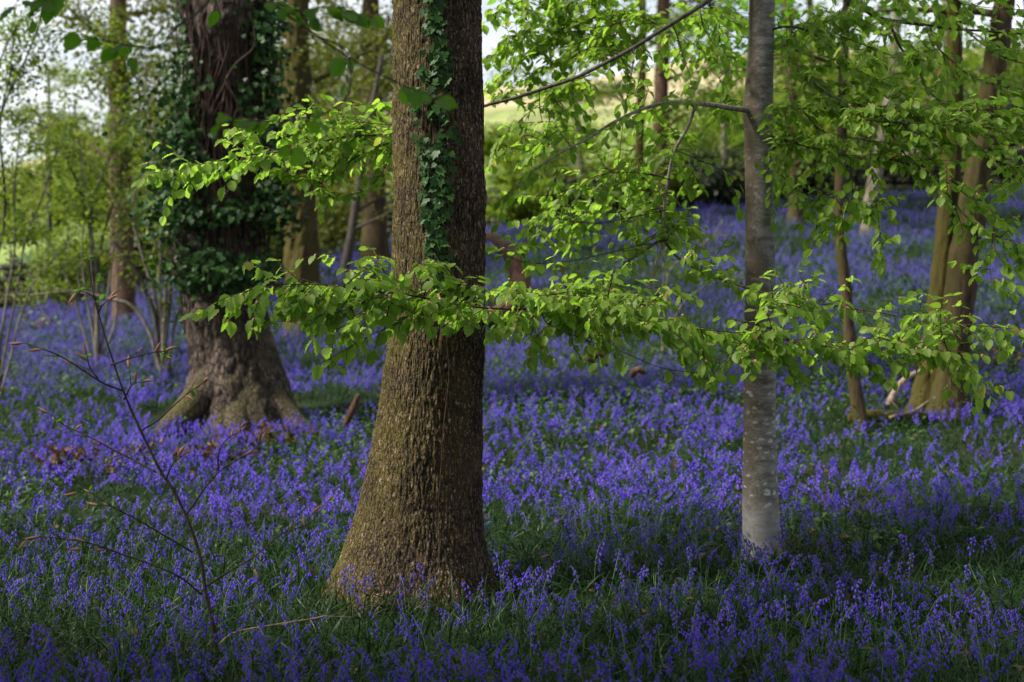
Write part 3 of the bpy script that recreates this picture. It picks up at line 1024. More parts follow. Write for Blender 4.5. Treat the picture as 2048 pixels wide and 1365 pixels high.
clumps = [(430, 545, .42, .20, 260), (395, 530, .25, .18, 160), (480, 540, .25, .15, 90), (350, 385, .26, .40, 230), (345, 290, .20, .30, 80), (350, 440, .28, .18, 130), (440, 428, .40, .10, 120),
          (540, 420, .26, .25, 160), (545, 395, .2, .2, 100), (535, 300, .22, .40, 120), (372, 250, .16, .40, 110), (535, 180, .2, .45, 140), (525, 90, .2, .4, 110),
          (368, 170, .16, .35, 90), (560, 300, .18, .3, 100), (300, 220, .30, .30, 50), (355, 330, .22, .26, 90), (540, 60, .2, .4, 120), (520, 530, .12, .2, 50)]
for px, py, rx, rz, n in clumps:
    n = int(n * 1.7)
    c = at(px, py, 14.1 if 340 < px < 520 else 14.4)
    P = c + rng.normal(size=(n, 3)) * np.array([rx, .28, rz]) * .62
    nr = norm(np.array([0, -.7, .5]) + rng.normal(size=(n, 3)) * .5)
    ax = norm(-UP * .8 + rng.normal(size=(n, 3)) * .6)
    lv.inst(IVY, rots(ax, nr), .042 + .035 * rng.random(n), P)
n = 1500
th = rng.uniform(2.9, 6.5, n)
z = rng.uniform(2.6, 7.5, n)
keepm = fbm(np.stack([th * 1.6, z * 1.3, z * 0], 1), 3, 71) > .64
P = OLD.surf(th, z, .07 + .12 * rng.random(n))[keepm]
nr = norm(np.stack([np.cos(th), np.sin(th), .4 + 0 * th], -1)[keepm] + rng.normal(size=(keepm.sum(), 3)) * .4)
lv.inst(IVY, rots(-UP + rng.normal(size=P.shape) * .5, nr), .045 + .035 * rng.random(len(P)), P)
part(lv, 'foliage', M['ivy'], ivo)

# ------------------------------------------------------------------ other standing trees
def crown_leaves(mb, C, R, clumps, per, size, spread=(.35, .35, .14), kinds=(LEAF_FAR,), tilt=.4):
    C, R = np.asarray(C, float), np.asarray(R, float)
    cc = C + randdir(clumps) * R * (rng.random((clumps, 1)) ** .45)
    w = rng.random(clumps) ** .6 + .25
    for c, k in zip(cc, w):
        n = max(4, int(per * k))
        sc = .6 + .9 * rng.random()
        P = c + rng.normal(size=(n, 3)) * np.asarray(spread) * sc
        ax = norm(rng.normal(size=(n, 3)) * [1, 1, .6] - UP * .4)
        leaves_at(mb, P, ax, norm(UP + rng.normal(size=(n, 3)) * tilt), size * (.6 + .7 * rng.random(n)), list(kinds))
    return cc


def trunk_tree(name, rows, D, rr, label, bark, leafm=None, top=None, limbs=6, crown=None, cat='tree', group=None, seg=14, foot=True, leaf=.105, lo=.16, ln=(1., 2.2), clump=(75, 22), amp=.03, dens=1.):
    """rows: (px,py) up the trunk from the ground; rr: radii in photo pixels at bottom and top"""
    P = path_at(*[(px, py, D) for px, py in rows])
    zg = gz(P[0][0], D)
    base = P[0].copy()
    base[2] = min(base[2], zg) - .1
    P = np.vstack([base, P])
    if top is not None:
        d = norm(P[-1] - P[-2])
        P = np.vstack([P, P[-1] + d * (top - P[-1][2]) / max(d[2], .3)])
    close = D < 24
    Q = wob(resample(P, step=.045 if close else .12), amp, 1.3, int(rng.integers(999)))
    seg = seg * 3 if close else seg
    n = len(Q)
    hts = (Q[:, 2] - Q[0, 2])
    r = np.interp(np.linspace(0, 1, n), [0, 1], [rr[0] / F * D, rr[1] / F * D * (.55 if top else 1)])
    r = r * (1 + .7 * np.exp(-hts / .16) + .10 * (fbm(Q * 2, 2, 3) - .5))
    root = thing(name, (base[0], D, zg), label, cat, group)
    w, f = MB(), MB()
    Vt, Qt = tube(Q, r, seg)
    nn = (fbm(Vt * [7, 7, 2.], 3, 4) - .5)
    ctr = np.vstack([np.repeat(Q, seg, 0), Q[-1:], Q[:1]])
    rad = (Vt - ctr) * [1, 1, 0]
    rdg = np.abs(2 * vnoise(Vt * [22, 22, 4.5] + (fbm(Vt * 5, 2, 6) - .5)[:, None] * 2, 8) - 1) - .4 if close else 0 * nn
    Vt = Vt + rad * (nn * .5 + rdg * .16)[:, None]
    w.add(Vt, Qt, 0, .5)
    ends = []
    for i in range(limbs):
        t = lo + (1 - lo) * (i + rng.random()) / limbs
        a = int(min(t, .99) * (n - 1))
        az = rng.random() * 6.28
        l = rng.uniform(*ln) * (1.1 - .4 * t)
        d = np.array([math.cos(az), math.sin(az), .25 + .5 * rng.random()])
        s = np.linspace(0, 1, 14)[:, None]
        L = wob(Q[a] + d * l * s + UP * (-.15 * l) * s ** 2, .07, 2., i)
        w.add(*tube(L, np.linspace(min(r[a] * .45, .06), .006, 14), 6), 0, .5)
        ends.append(L)
        for j in range(4):
            b = rng.integers(5, 13)
            d2 = norm(d + rng.normal(size=3) * .7)
            L2 = wob(L[b] + d2 * l * .45 * np.linspace(0, 1, 8)[:, None], .05, 3., j)
            w.add(*tube(L2, np.linspace(.012, .003, 8), 4), 0, .5)
            ends.append(L2)
    part(w, 'trunk', M[bark], root)
    if leafm:
        for L in ends:
            n_ = int(clump[0] * dens)
            k = rng.integers(len(L) // 3, len(L), n_)
            Pn = L[k] + rng.normal(size=(n_, 3)) * [.22, .22, .10]
            leaves_at(f, Pn, norm(rng.normal(size=(n_, 3)) * [1, 1, .5] - UP * .5), norm(UP + rng.normal(size=(n_, 3)) * .45), leaf * (.6 + .7 * rng.random(n_)), [LEAF_FAR])
        if crown:
            for (px, py, DD, rx, rz, cl, per) in crown:
                crown_leaves(f, at(px, py, DD), (rx, rx * .8, rz), cl, per, leaf)
        if f.n:
            part(f, 'crown', M[leafm], root)
    if foot:
        footprint(base[0], D, rr[0] / F * D * 1.3)
    return root


trunk_tree('mossy_tree', [(607, 700), (602, 600), (601, 450), (598, 300), (596, 150), (594, 0)], 22, (36, 31), 'straight tree coated in golden moss behind the low leafy spray', 'mossy', 'leaf_olive', 9., 6, seg=20, lo=.45, crown=[(660, 150, 22, .9, .7, 22, 26), (560, 40, 22, .8, .5, 16, 26), (690, 300, 22, .7, .5, 16, 24)])
trunk_tree('larch_tree', [(247, 620), (244, 500), (241, 350), (238, 200), (236, 0)], 26, (25, 21), 'dark reddish trunk standing behind the grey coppice stems', 'redbark', 'leaf_olive', 11., 14, lo=.25, ln=(1.2, 2.4), seg=16,
           crown=[(270, 120, 25, 1.0, 1.1, 34, 34), (300, 30, 25, .9, .7, 24, 34), (250, 250, 25, .7, .6, 16, 26), (170, 60, 25, 1.0, .6, 20, 26), (330, 200, 25, .7, 1.0, 26, 28)])
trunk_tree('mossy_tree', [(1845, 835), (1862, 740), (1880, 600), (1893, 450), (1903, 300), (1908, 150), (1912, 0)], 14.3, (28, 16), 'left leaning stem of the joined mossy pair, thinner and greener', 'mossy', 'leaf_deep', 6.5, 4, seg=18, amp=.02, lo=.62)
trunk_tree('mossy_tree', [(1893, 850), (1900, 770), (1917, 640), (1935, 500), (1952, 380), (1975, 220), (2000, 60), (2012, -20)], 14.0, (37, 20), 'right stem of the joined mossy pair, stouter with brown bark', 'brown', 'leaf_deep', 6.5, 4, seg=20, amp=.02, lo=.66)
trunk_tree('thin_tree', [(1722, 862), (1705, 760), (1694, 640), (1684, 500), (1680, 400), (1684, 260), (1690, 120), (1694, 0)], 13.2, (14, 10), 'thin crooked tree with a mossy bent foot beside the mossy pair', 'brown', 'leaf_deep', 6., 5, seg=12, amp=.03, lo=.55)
trunk_tree('birch_tree', [(1590, 445), (1588, 350), (1582, 200), (1578, 80), (1575, -20)], 31, (15, 12), 'slender distant trunk rising just behind the smooth beech', 'brown', 'leaf_far', 11., 9, ln=(1., 2.2), crown=[(1620, 180, 31, 1.2, 1.3, 34, 28), (1560, 330, 31, 1.0, .6, 18, 26)])
trunk_tree('ash_tree', [(1740, 430), (1742, 400), (1757, 320), (1768, 250), (1785, 140), (1795, 0)], 29, (15, 11), 'tree leaning over the dark hollow with a pale curved stem', 'greybark', 'leaf_far', 10., 9, crown=[(1760, 150, 29, 1.3, 1.2, 34, 28), (1710, 280, 29, 1.0, .6, 18, 26)])
trunk_tree('ash_tree', [(1322, 430), (1322, 300), (1325, 150), (1328, 0)], 34, (17, 18), 'dark straight trunk standing before the tan hillside', 'redbark', 'leaf_far', 13., 10, ln=(1.2, 2.6), crown=[(1400, 250, 34, 1.3, 1.0, 26, 26), (1370, 90, 34, 1.2, .8, 18, 22)])
trunk_tree('birch_tree', [(1276, 430), (1279, 300), (1284, 150), (1286, 0)], 33, (11, 9), 'slim mossy trunk close beside the dark straight one', 'mossy', 'leaf_far', 12., 9, ln=(1.2, 2.6), crown=[(1210, 130, 33, 1.3, 1.0, 26, 24), (1230, 320, 33, 1.3, .7, 24, 24), (1100, 230, 33, 1.1, .5, 12, 20)])
trunk_tree('ash_tree', [(752, 500), (748, 440), (745, 300), (742, 100)], 31, (28, 22), 'broad brown trunk half hidden behind the thick oak', 'brown', 'leaf_olive', 11., 12, lo=.3,
           crown=[(680, 120, 31, 1.4, 1.4, 40, 30), (700, 330, 31, 1.1, .7, 22, 22)])
trunk_tree('birch_tree', [(1163, 440), (1158, 300), (1148, 200), (1140, 120)], 36, (9, 6), 'small bare trunk before the tan slope between oak and dark trunk', 'greybark', 'leaf_far', 9.5, 8)
trunk_tree('birch_tree', [(690, 540), (700, 480), (712, 400), (730, 300)], 29, (10, 7), 'short dark leaning stem between the moss-gold tree and the oak', 'darkbark', 'leaf_olive', 7.5, 9, crown=[(720, 260, 29, 1.0, .9, 22, 26)])
trunk_tree('ash_tree', [(1905, 420), (1902, 300), (1898, 100), (1896, 0)], 32, (16, 14), 'pale blotched trunk behind the mossy pair', 'greybark', 'leaf_far', 12., 9, crown=[(1900, 140, 32, 1.5, 1.2, 38, 28), (1980, 260, 32, 1.2, .6, 20, 26)])
trunk_tree('birch_tree', [(1640, 440), (1636, 330), (1628, 200), (1622, 60), (1618, -20)], 35, (9, 8), 'narrow far trunk between the beech and the thin crooked tree', 'brown', 'leaf_far', 12., 8)
trunk_tree('birch_tree', [(1450, 430), (1447, 300), (1452, 150), (1455, 0)], 36, (8, 6), 'narrow far trunk seen just left of the smooth beech', 'greybark', 'leaf_far', 11., 10)
trunk_tree('ash_tree', [(2075, 410), (2070, 250), (2060, 60)], 30, (16, 13), 'far trunk at the photo edge beyond the mossy pair', 'brown', 'leaf_far', 11., 9)
trunk_tree('birch_tree', [(98, 530), (98, 400), (98, 250)], 42, (7, 5), 'thin dark pole of a tree beyond the stone wall', 'darkbark', 'leaf_lime', 8.5, 9, ln=(.7, 1.6), foot=False)


# coppiced shrubs: stems are parts of one stool
def coppice(name, base, D, stems, label, bark, leafm, leaf=.06, per=30, extra=0, cat='shrub'):
    bz = gz(at(base[0], 0, D)[0], D)
    B = np.array([at(base[0], 0, D)[0], D, bz - .05])
    root = thing(name, (B[0], D, bz), label, cat)
    f = MB()
    for (pts, r0, r1, wd) in stems:
        P = np.vstack([B + [rng.normal() * .05, rng.normal() * .05, 0], path_at(*[(p[0], p[1], D + (p[2] if len(p) > 2 else 0)) for p in pts])])
        Q = wob(resample(P, step=.08), .02, 2.2, int(rng.integers(999)))
        n = len(Q)
        w = MB()
        w.add(*tube(Q, np.linspace(r0, r1, n), 7), 0)
        T = norm(np.gradient(Q, axis=0))
        for j in range(int(n * .35)):
            a = rng.integers(int(n * .52), n)
            l = rng.uniform(.25, .8)
            d = norm(T[a] + rng.normal(size=3) * .8)
            L = wob(Q[a] + d * l * np.linspace(0, 1, 10)[:, None], .04, 4., j)
            w.add(*tube(L, np.linspace(.006, .002, 10), 4), 0)
            m = int(per * (.5 + rng.random()))
            k = rng.integers(2, 10, m)
            Pn = L[k] + rng.normal(size=(m, 3)) * [.10, .10, .05]
            leaves_at(f, Pn, norm(rng.normal(size=(m, 3)) * [1, 1, .5] - UP * .5), norm(UP + rng.normal(size=(m, 3)) * .45), leaf * (.6 + .7 * rng.random(m)), [LEAF_FAR])
        part(w, 'stem', M[wd or bark], root)
    part(f, 'foliage', M[leafm], root)
    return root


coppice('hazel_shrub', (328, 695), 18, [
    ([(322, 600), (321, 500), (322, 400), (300, 250), (290, 120)], .04, .012, 'greybark'), ([(332, 600), (338, 480), (345, 420), (330, 300)], .03, .012, 'greybark'),
    ([(312, 640), (290, 575), (262, 525), (232, 490), (225, 483)], .035, .02, 'darkbark'), ([(300, 665), (262, 612), (230, 602), (150, 586), (60, 588), (-30, 590)], .03, .012, 'greybark'),
    ([(340, 620), (345, 560), (375, 500)], .03, .012, 'darkbark'), ([(310, 600), (265, 420), (300, 330), (345, 240)], .025, .01, 'greybark'),
    ([(350, 650), (370, 600), (392, 560)], .02, .01, 'darkbark')],
    'grey coppiced hazel with many bare stems beside the old ivied tree', 'greybark', 'leaf_olive')
coppice('hazel_shrub', (195, 690), 19.5, [
    ([(188, 600), (180, 470), (172, 420), (140, 330), (98, 258), (40, 240)], .035, .014, 'darkbark'), ([(195, 590), (182, 430), (205, 350), (232, 290), (225, 230), (215, 150)], .03, .012, 'greybark'),
    ([(215, 600), (232, 480), (262, 400), (290, 330)], .025, .01, 'greybark'), ([(230, 650), (236, 560), (250, 440), (268, 350)], .02, .01, 'greybark'), ([(170, 560), (165, 400), (160, 300), (150, 200)], .02, .008, 'greybark'),
    ([(200, 500), (260, 320), (280, 200), (250, 100), (230, 40)], .025, .008, 'darkbark'), ([(150, 600), (110, 500), (60, 420)], .018, .008, 'greybark')],
    'tall many-stemmed hazel with forked grey boughs before the stone wall', 'greybark', 'leaf_far', .06, 46)
coppice('hazel_shrub', (0, 690), 17, [
    ([(15, 600), (28, 500), (30, 380), (40, 250)], .02, .008, 'greybark'), ([(30, 600), (50, 480), (90, 380), (120, 280)], .02, .008, 'greybark'), ([(-10, 560), (10, 420), (0, 250), (20, 150), (30, 60)], .025, .01, 'darkbark'),
    ([(-40, 500), (-20, 300), (15, 200), (60, 100), (90, 10)], .025, .01, 'darkbark'), ([(40, 640), (70, 560), (130, 500)], .015, .007, 'greybark'), ([(-60, 400), (-10, 180), (0, 120), (40, 40)], .02, .01, 'darkbark')],
    'loose hazel thicket at the photo edge in front of the stone wall', 'greybark', 'leaf_far', .06, 46)
coppice('hazel_shrub', (1335, 700), 18, [
    ([(1333, 640), (1328, 560), (1326, 500), (1310, 480)], .022, .012, 'greybark'), ([(1332, 620), (1340, 540), (1390, 500), (1430, 465), (1447, 440)], .018, .01, 'greybark'),
    ([(1325, 640), (1300, 580), (1315, 520), (1320, 470)], .016, .008, 'brown'), ([(1345, 660), (1370, 600), (1440, 560), (1520, 545)], .012, .006, 'greybark')],
    'small pale dead-looking shrub among bluebells under the beech limb', 'greybark', 'leaf_far', .05, 5)

# ------------------------------------------------------------------ dry stone walls
def stone_wall(name, pts, h, th, label, course=.16):
    P = resample(np.array([(x, y, 0) for x, y in pts]), step=.05)
    L = np.concatenate([[0], np.cumsum(np.linalg.norm(np.diff(P, axis=0), axis=1))])
    mb = MB()
    box = np.array([(x, y, z) for z in (-1, 1) for y in (-1, 1) for x in (-1, 1)], float)
    BF = np.array([(0, 2, 3, 1), (4, 5, 7, 6), (0, 1, 5, 4), (2, 6, 7, 3), (0, 4, 6, 2), (1, 3, 7, 5)])
    # rounded stones: a box with a chamfer ring
    def stone(c, d, n, sx, sy, sz):
        V = []
        for ring, s in ((-1, .72), (-.7, 1), (.7, 1), (1, .72)):
            for k in range(8):
                a = 2 * np.pi * (k + .5) / 8
                ex = np.sign(math.cos(a)) * abs(math.cos(a)) ** .5
                ey = np.sign(math.sin(a)) * abs(math.sin(a)) ** .5
                V.append((ex * s * sx, ey * s * sy, ring * sz))
        V = np.array(V) * (1 + rng.normal(size=(32, 1)) * .07)
        W = c + V[:, :1] * d + V[:, 1:2] * n + V[:, 2:] * UP
        Fq = [(r * 8 + k, r * 8 + (k + 1) % 8, r * 8 + 8 + (k + 1) % 8, r * 8 + 8 + k) for r in range(3) for k in range(8)]
        W = np.vstack([W, W[24:].mean(0)[None]])
        Ft = [(24 + k, 24 + (k + 1) % 8, 32, -1) for k in range(8)]
        mb.add(W, np.array(Fq + Ft), 0)
    z = -.1
    while z < h:
        s = rng.random() * .2
        while s < L[-1]:
            w = rng.uniform(.2, .5)
            m = min(s + w / 2, L[-1])
            c = np.array([np.interp(m, L, P[:, k]) for k in range(3)])
            i = min(np.searchsorted(L, m), len(P) - 2)
            d = norm(P[i + 1] - P[max(i - 1, 0)])
            nn = np.cross(UP, d)
            hh = course * rng.uniform(.8, 1.15)
            c[2] = gz(c[0], c[1]) + z + hh / 2 + rng.normal() * .015
            stone(c + nn * rng.normal() * .03, d, nn, w / 2 * .98, th / 2 * (1 - .25 * z / h), hh / 2)
            s += w
        z += course
    o = mb.build(name, M['stone'])
    return tag(o, label, 'wall')


stone_wall('dry_stone_wall', [(-15.5, 33.5), (-12.5, 33.2), (-10, 33.2), (-8.6, 34.2), (-8.0, 36.5)], 1.15, .55, 'mossy dark dry stone wall behind the coppiced hazels')
stone_wall('dry_stone_wall', [(-7.5, 38.0), (-4, 37.2), (0, 36.3), (4, 36.0), (9, 36.4), (14, 37), (19, 38)], .95, .55, 'long shaded dry stone wall closing the top of the bluebell slope')

# teal netting fence in the field beyond the wall
def net_fence(px0, px1, D, h, label):
    x0, x1 = at(px0, 0, D)[0], at(px1, 0, D)[0]
    root = thing('netting_fence', (x0, D, gz(x0, D)), label, 'fence')
    xs = np.arange(x0, x1, .06)
    V = []
    Fq = []
    for x in xs:
        z0, hh, y = gz(x, D), h * rng.uniform(.8, 1.05), D + rng.normal() * .02
        b = len(V)
        V += [(x, y, z0), (x + .045, y + .01, z0), (x + .045, y + .01, z0 + hh), (x, y, z0 + hh)]
        Fq.append((b, b + 1, b + 2, b + 3))
    part(MB().add(np.array(V), np.array(Fq), 0, np.repeat(rng.random(len(xs)), 4)), 'netting', M['net'], root)
    for x in np.arange(x0, x1 + .1, (x1 - x0) / 4):
        part(MB().add(*tube(np.array([(x, D + .05, gz(x, D) - .1), (x, D + .05, gz(x, D) + h * 1.1)]), .04, 8), 0), 'post', M['darkbark'], root)


M['net'] = leaf_mat('teal_netting', (.02, .10, .085), (.05, .19, .16), .4)
net_fence(20, 232, 41, 1.0, 'teal green netting fence in the field behind the stone wall')

# ------------------------------------------------------------------ shrubs, hollies and far trees
def bush(name, px, D, w, h, label, leafm, clumps, per, leaf, group=None, cat='bush', stems=5, bark='darkbark', zoff=0.):
    x = at(px, 0, D)[0]
    zg = gz(x, D)
    root = thing(name, (x, D, zg), label, cat, group)
    s_, f = MB(), MB()
    cc = crown_leaves(f, (x, D, zg + h * .52 + zoff), (w, w * .6, h * .5), clumps, per, leaf, (w * .16, w * .16, h * .07))
    for i in range(stems):
        e = cc[rng.integers(len(cc))]
        P = np.array([[x + rng.normal() * .1, D + rng.normal() * .1, zg - .05], [(x + e[0]) / 2 + rng.normal() * .1, D, (zg + e[2]) / 2], e])
        s_.add(*tube(wob(resample(P, n=16), .05, 2., i), np.linspace(.035 + .012 * h, .006, 16), 6), 0)
    part(s_, 'stem' if cat != 'tree' else 'trunk', M[bark], root)
    part(f, 'foliage' if cat != 'tree' else 'crown', M[leafm], root)
    return root


for px, D, w, h, lab in ((1790, 38, 1.0, 2.4, 'low dark holly at the inner end of the shadowy row above the wall'), (1860, 39, 1.2, 3.0, 'dark holly seen between the leaning ash and the mossy pair'),
                         (1955, 38.5, 1.3, 3.0, 'dense black-green holly directly behind the mossy pair'), (2050, 38, 1.4, 2.9, 'tallest black-green holly at the photo edge')):
    bush('holly_bush', px, D, w, h, lab, 'holly', 60, 120, .12)
for px, D, w, h, lab, lm in ((1420, 38, 1.3, 1.5, 'dark bramble mound against the wall left of the smooth beech', 'holly'), (1130, 38, 1.5, 1.6, 'green bramble mound against the wall beside the oak', 'leaf_olive'),
                             (1250, 39, 1.2, 1.6, 'loose green bush behind the wall under the dark straight trunk', 'leaf_far'), (1030, 39, 1.1, 1.7, 'leafy green bush behind the wall touching the oak outline', 'leaf_far'),
                             (1560, 39.5, 1.5, 2.6, 'leafy bush behind the wall at the smooth beech', 'leaf_far'), (1690, 39.5, 1.5, 2.5, 'olive bush behind the wall near the thin crooked tree', 'leaf_olive'),
                             (1200, 35.2, 1.1, 1.0, 'dark bramble scrambling over the wall below the dark straight trunk', 'holly'), (1330, 35.3, 1.2, 1.2, 'leafy bramble covering the wall under the beech limb', 'leaf_olive'),
                             (1480, 35.2, 1.1, 1.1, 'dark bramble covering the wall behind the smooth beech', 'holly'), (1060, 35.2, 1.1, 1.2, 'leafy bramble covering the wall close to the oak', 'leaf_far'), (1620, 35.4, 1.1, 1.3, 'dark bramble covering the wall behind the narrow far trunks', 'holly'),
                             (1100, 42, 1.4, 1.9, 'tall pale bush on the pasture nearest the oak', 'leaf_far'),
                             (1500, 43, 1.4, 2.4, 'green bush on the pasture left of the narrow far trunks', 'leaf_far'), (1660, 44, 1.8, 3.8, 'pale green bush on the pasture above the hollies', 'leaf_lime'), (1780, 46, 1.8, 4.0, 'pale green bush seen through the beech leaves', 'leaf_lime'), (1900, 45, 1.8, 4.2, 'green bush above the hollies behind the mossy pair', 'leaf_far'), (2020, 46, 1.8, 4.2, 'pale bush above the tallest holly', 'leaf_lime'),
                             (1390, 41, 1.2, 1.9, 'yellow-green bush beyond the wall in the gap by the beech limb', 'leaf_lime')):
    bush('bramble_bush', px, D, w, h, lab, lm, 46, 80, .12)
for px, D, w, h, lab, lm in ((560, 27, .8, 1.6, 'brown-green thicket left of the moss-gold tree', 'leaf_olive'), (660, 33, 1.4, 2.0, 'grey-green thicket right of the moss-gold tree', 'leaf_olive'), (480, 30, 1.5, 3.0, 'green shrub glimpsed behind the old ivied tree', 'leaf_far'),
                             (560, 38, 1.6, 3.8, 'tall soft green shrub behind the moss-gold tree', 'leaf_olive'), (700, 40, 1.8, 4.2, 'tall olive shrub filling the gap left of the oak', 'leaf_olive'), (640, 42, 1.8, 3.0, 'pale green shrub far behind the low spray', 'leaf_far'),
                             (350, 33, 1.3, 3.2, 'green shrub behind the coppiced hazel', 'leaf_far'), (300, 38, 1.5, 4.5, 'bright green shrub beyond the stone wall end', 'leaf_far'),
                             (140, 31, .9, 2.0, 'bright leafed sapling hanging over the stone wall', 'leaf_lime')):
    bush('thicket_shrub', px, D, w, h, lab, lm, 46, 70, .105)
far = [(30, 75, 3.0, 3.2, 'leaf_olive', 'hazy olive tree at the photo edge on the far slope'), (110, 70, 2.6, 4.6, 'leaf_lime', 'lime green tree beyond the wall under the open sky'), (185, 66, 2.6, 5.4, 'leaf_lime', 'tallest lime green tree beyond the wall'),
       (270, 70, 2.8, 5.6, 'leaf_far', 'mid green tree beyond the wall beside the reddish trunk'), (350, 68, 3.2, 8.5, 'leaf_far', 'mid green tree filling the gap left of the old ivied tree'), (460, 72, 3.4, 9., 'leaf_olive', 'olive tree far behind the old ivied trunk'),
       (560, 60, 3.0, 8.5, 'leaf_olive', 'olive tree far behind the moss-gold trunk'), (650, 64, 3.2, 9., 'leaf_olive', 'big olive tree in the gap between moss-gold tree and oak'), (740, 60, 3.0, 8., 'leaf_olive', 'olive tree half hidden by the oak edge'),
       (1020, 75, 2.2, 2.6, 'leaf_far', 'round green tree on the pasture right beside the oak'), (1130, 85, 2.2, 2.2, 'leaf_far', 'small pasture tree below the tan slope'),
       (1480, 68, 2.2, 3.4, 'leaf_far', 'pasture tree behind the smooth beech'), (1610, 66, 2.6, 5.5, 'leaf_olive', 'olive pasture tree behind the far narrow trunks'),
       (1720, 70, 2.6, 5.0, 'leaf_far', 'pasture tree above the dark hollow'), (1850, 66, 2.6, 4.6, 'leaf_far', 'pasture tree behind the left mossy stem'), (1990, 70, 3.0, 5.2, 'leaf_far', 'pasture tree behind the right mossy stem')]
for px, D, w, h, lm, lab in far:
    bush('pasture_tree', px, D, w, h, lab, lm, 70, 75, .24, cat='tree', stems=6, bark='brown')

for k in range(16):
    D = rng.uniform(105, 215)
    bush('hill_bush', rng.uniform(930, 1980), D, rng.uniform(1.6, 3.2), rng.uniform(1.4, 2.8), 'small round scrub bush dotted on the far tan hillside', ['leaf_olive', 'leaf_far', 'holly'][k % 3], 16, 34, .42, 'scrub bushes on the tan hillside', stems=3)

# hazel tree just outside the frame whose bough hangs into the upper left, close to the camera
hz = thing('hazel_tree', (-2.7, 5.0, gz(-2.7, 5.0)), 'blurred leafy hazel bough hanging down in front of the oak', 'tree')
w = MB()
P = np.array([(-2.7, 5.0, -.1), (-2.68, 4.95, 1.2), (-2.5, 4.9, 2.4), (-2.2, 4.8, 3.4), (-2.0, 4.7, 4.4)])
Q = wob(resample(P, step=.08), .02, 2.)
w.add(*tube(Q, np.linspace(.09, .035, len(Q)), 10), 0)
part(w, 'trunk', M['greybark'], hz)
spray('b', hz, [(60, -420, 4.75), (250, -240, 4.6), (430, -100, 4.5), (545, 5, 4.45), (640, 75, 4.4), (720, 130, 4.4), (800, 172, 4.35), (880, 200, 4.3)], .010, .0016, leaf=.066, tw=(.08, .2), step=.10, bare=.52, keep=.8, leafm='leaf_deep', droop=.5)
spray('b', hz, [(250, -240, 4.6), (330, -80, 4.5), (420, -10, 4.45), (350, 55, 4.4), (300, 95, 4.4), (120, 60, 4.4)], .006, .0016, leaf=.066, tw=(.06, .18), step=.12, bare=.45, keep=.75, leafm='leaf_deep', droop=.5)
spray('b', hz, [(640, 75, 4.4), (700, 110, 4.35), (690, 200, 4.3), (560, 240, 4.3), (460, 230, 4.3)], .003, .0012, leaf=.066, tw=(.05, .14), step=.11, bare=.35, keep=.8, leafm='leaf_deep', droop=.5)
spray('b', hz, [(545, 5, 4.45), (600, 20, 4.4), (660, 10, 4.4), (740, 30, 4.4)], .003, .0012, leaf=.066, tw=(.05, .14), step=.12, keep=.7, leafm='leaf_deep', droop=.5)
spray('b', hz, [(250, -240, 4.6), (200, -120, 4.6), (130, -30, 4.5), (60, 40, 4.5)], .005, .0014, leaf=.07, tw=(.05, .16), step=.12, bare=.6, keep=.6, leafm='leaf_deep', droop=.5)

# unseen trees and thickets outside the frame, most added to shade the foreground
for x, y, h, lab in ((7.5, 11, 9.5, 'ash tree beyond the frame past the mossy pair'), (4.5, 4.0, 9.0, 'ash tree added beyond the frame behind the viewer for shade'), (-3.0, 2.0, 8.4, 'ash tree added beyond the frame over the viewer for shade'), (1.6, -1.5, 9.0, 'ash tree added at the viewer back outside the frame for shade'), (8.5, 19, 10.5, 'ash tree beyond the frame up the slope')):
    zg = gz(x, y)
    rt = thing('ash_tree', (x, y, zg), lab, 'tree')
    Pt = wob(resample(np.array([(x, y, zg - .1), (x + .1, y, zg + h * .4), (x - .1, y + .1, zg + h * .75)]), step=.15), .05, 1.2)
    part(MB().add(*tube(Pt, np.linspace(.22, .14, len(Pt)), 12), 0, .5), 'trunk', M['brown'], rt)
    canopy(rt, (x, y, zg + h * .85), 3.8, 1.8, 18, 260 if y > 5 else 620, 'brown', 'leaf_far', Pt[-1])  # denser crowns near the viewer, added to dim the foreground
zg = gz(-5.6, 3.2)
rt = thing('ash_tree', (-5.6, 3.2, zg), 'ash tree added beyond the frame to shade the near flowers', 'tree')
Pt = wob(resample(np.array([(-5.6, 3.2, zg - .1), (-5.5, 3.2, 3.), (-5.6, 3.3, 5.4)]), step=.15), .05, 1.2)
part(MB().add(*tube(Pt, np.linspace(.2, .12, len(Pt)), 12), 0, .5), 'trunk', M['brown'], rt)
canopy(rt, (-5.4, 3.05, 6.6), 2.3, 1.6, 20, 640, 'brown', 'leaf_far', Pt[-1])  # unseen crown added and placed to shade the near flowers
for px, D, w_, h_, lab in ((-1330, 5.6, 1.3, 4.0, 'hazel thicket added beyond the frame beside the sapling for shade'), (-1500, 4.6, 1.3, 4.0, 'hazel thicket added beyond the frame nearest the viewer for shade'), (-1900, 3.6, 1.2, 3.6, 'small hazel thicket added beyond the frame for shade')):
    bush('thicket_shrub', px, D, w_, h_, lab, 'leaf_deep', 60, 60, .09)  # unseen thickets added to keep the sun off the foreground floor

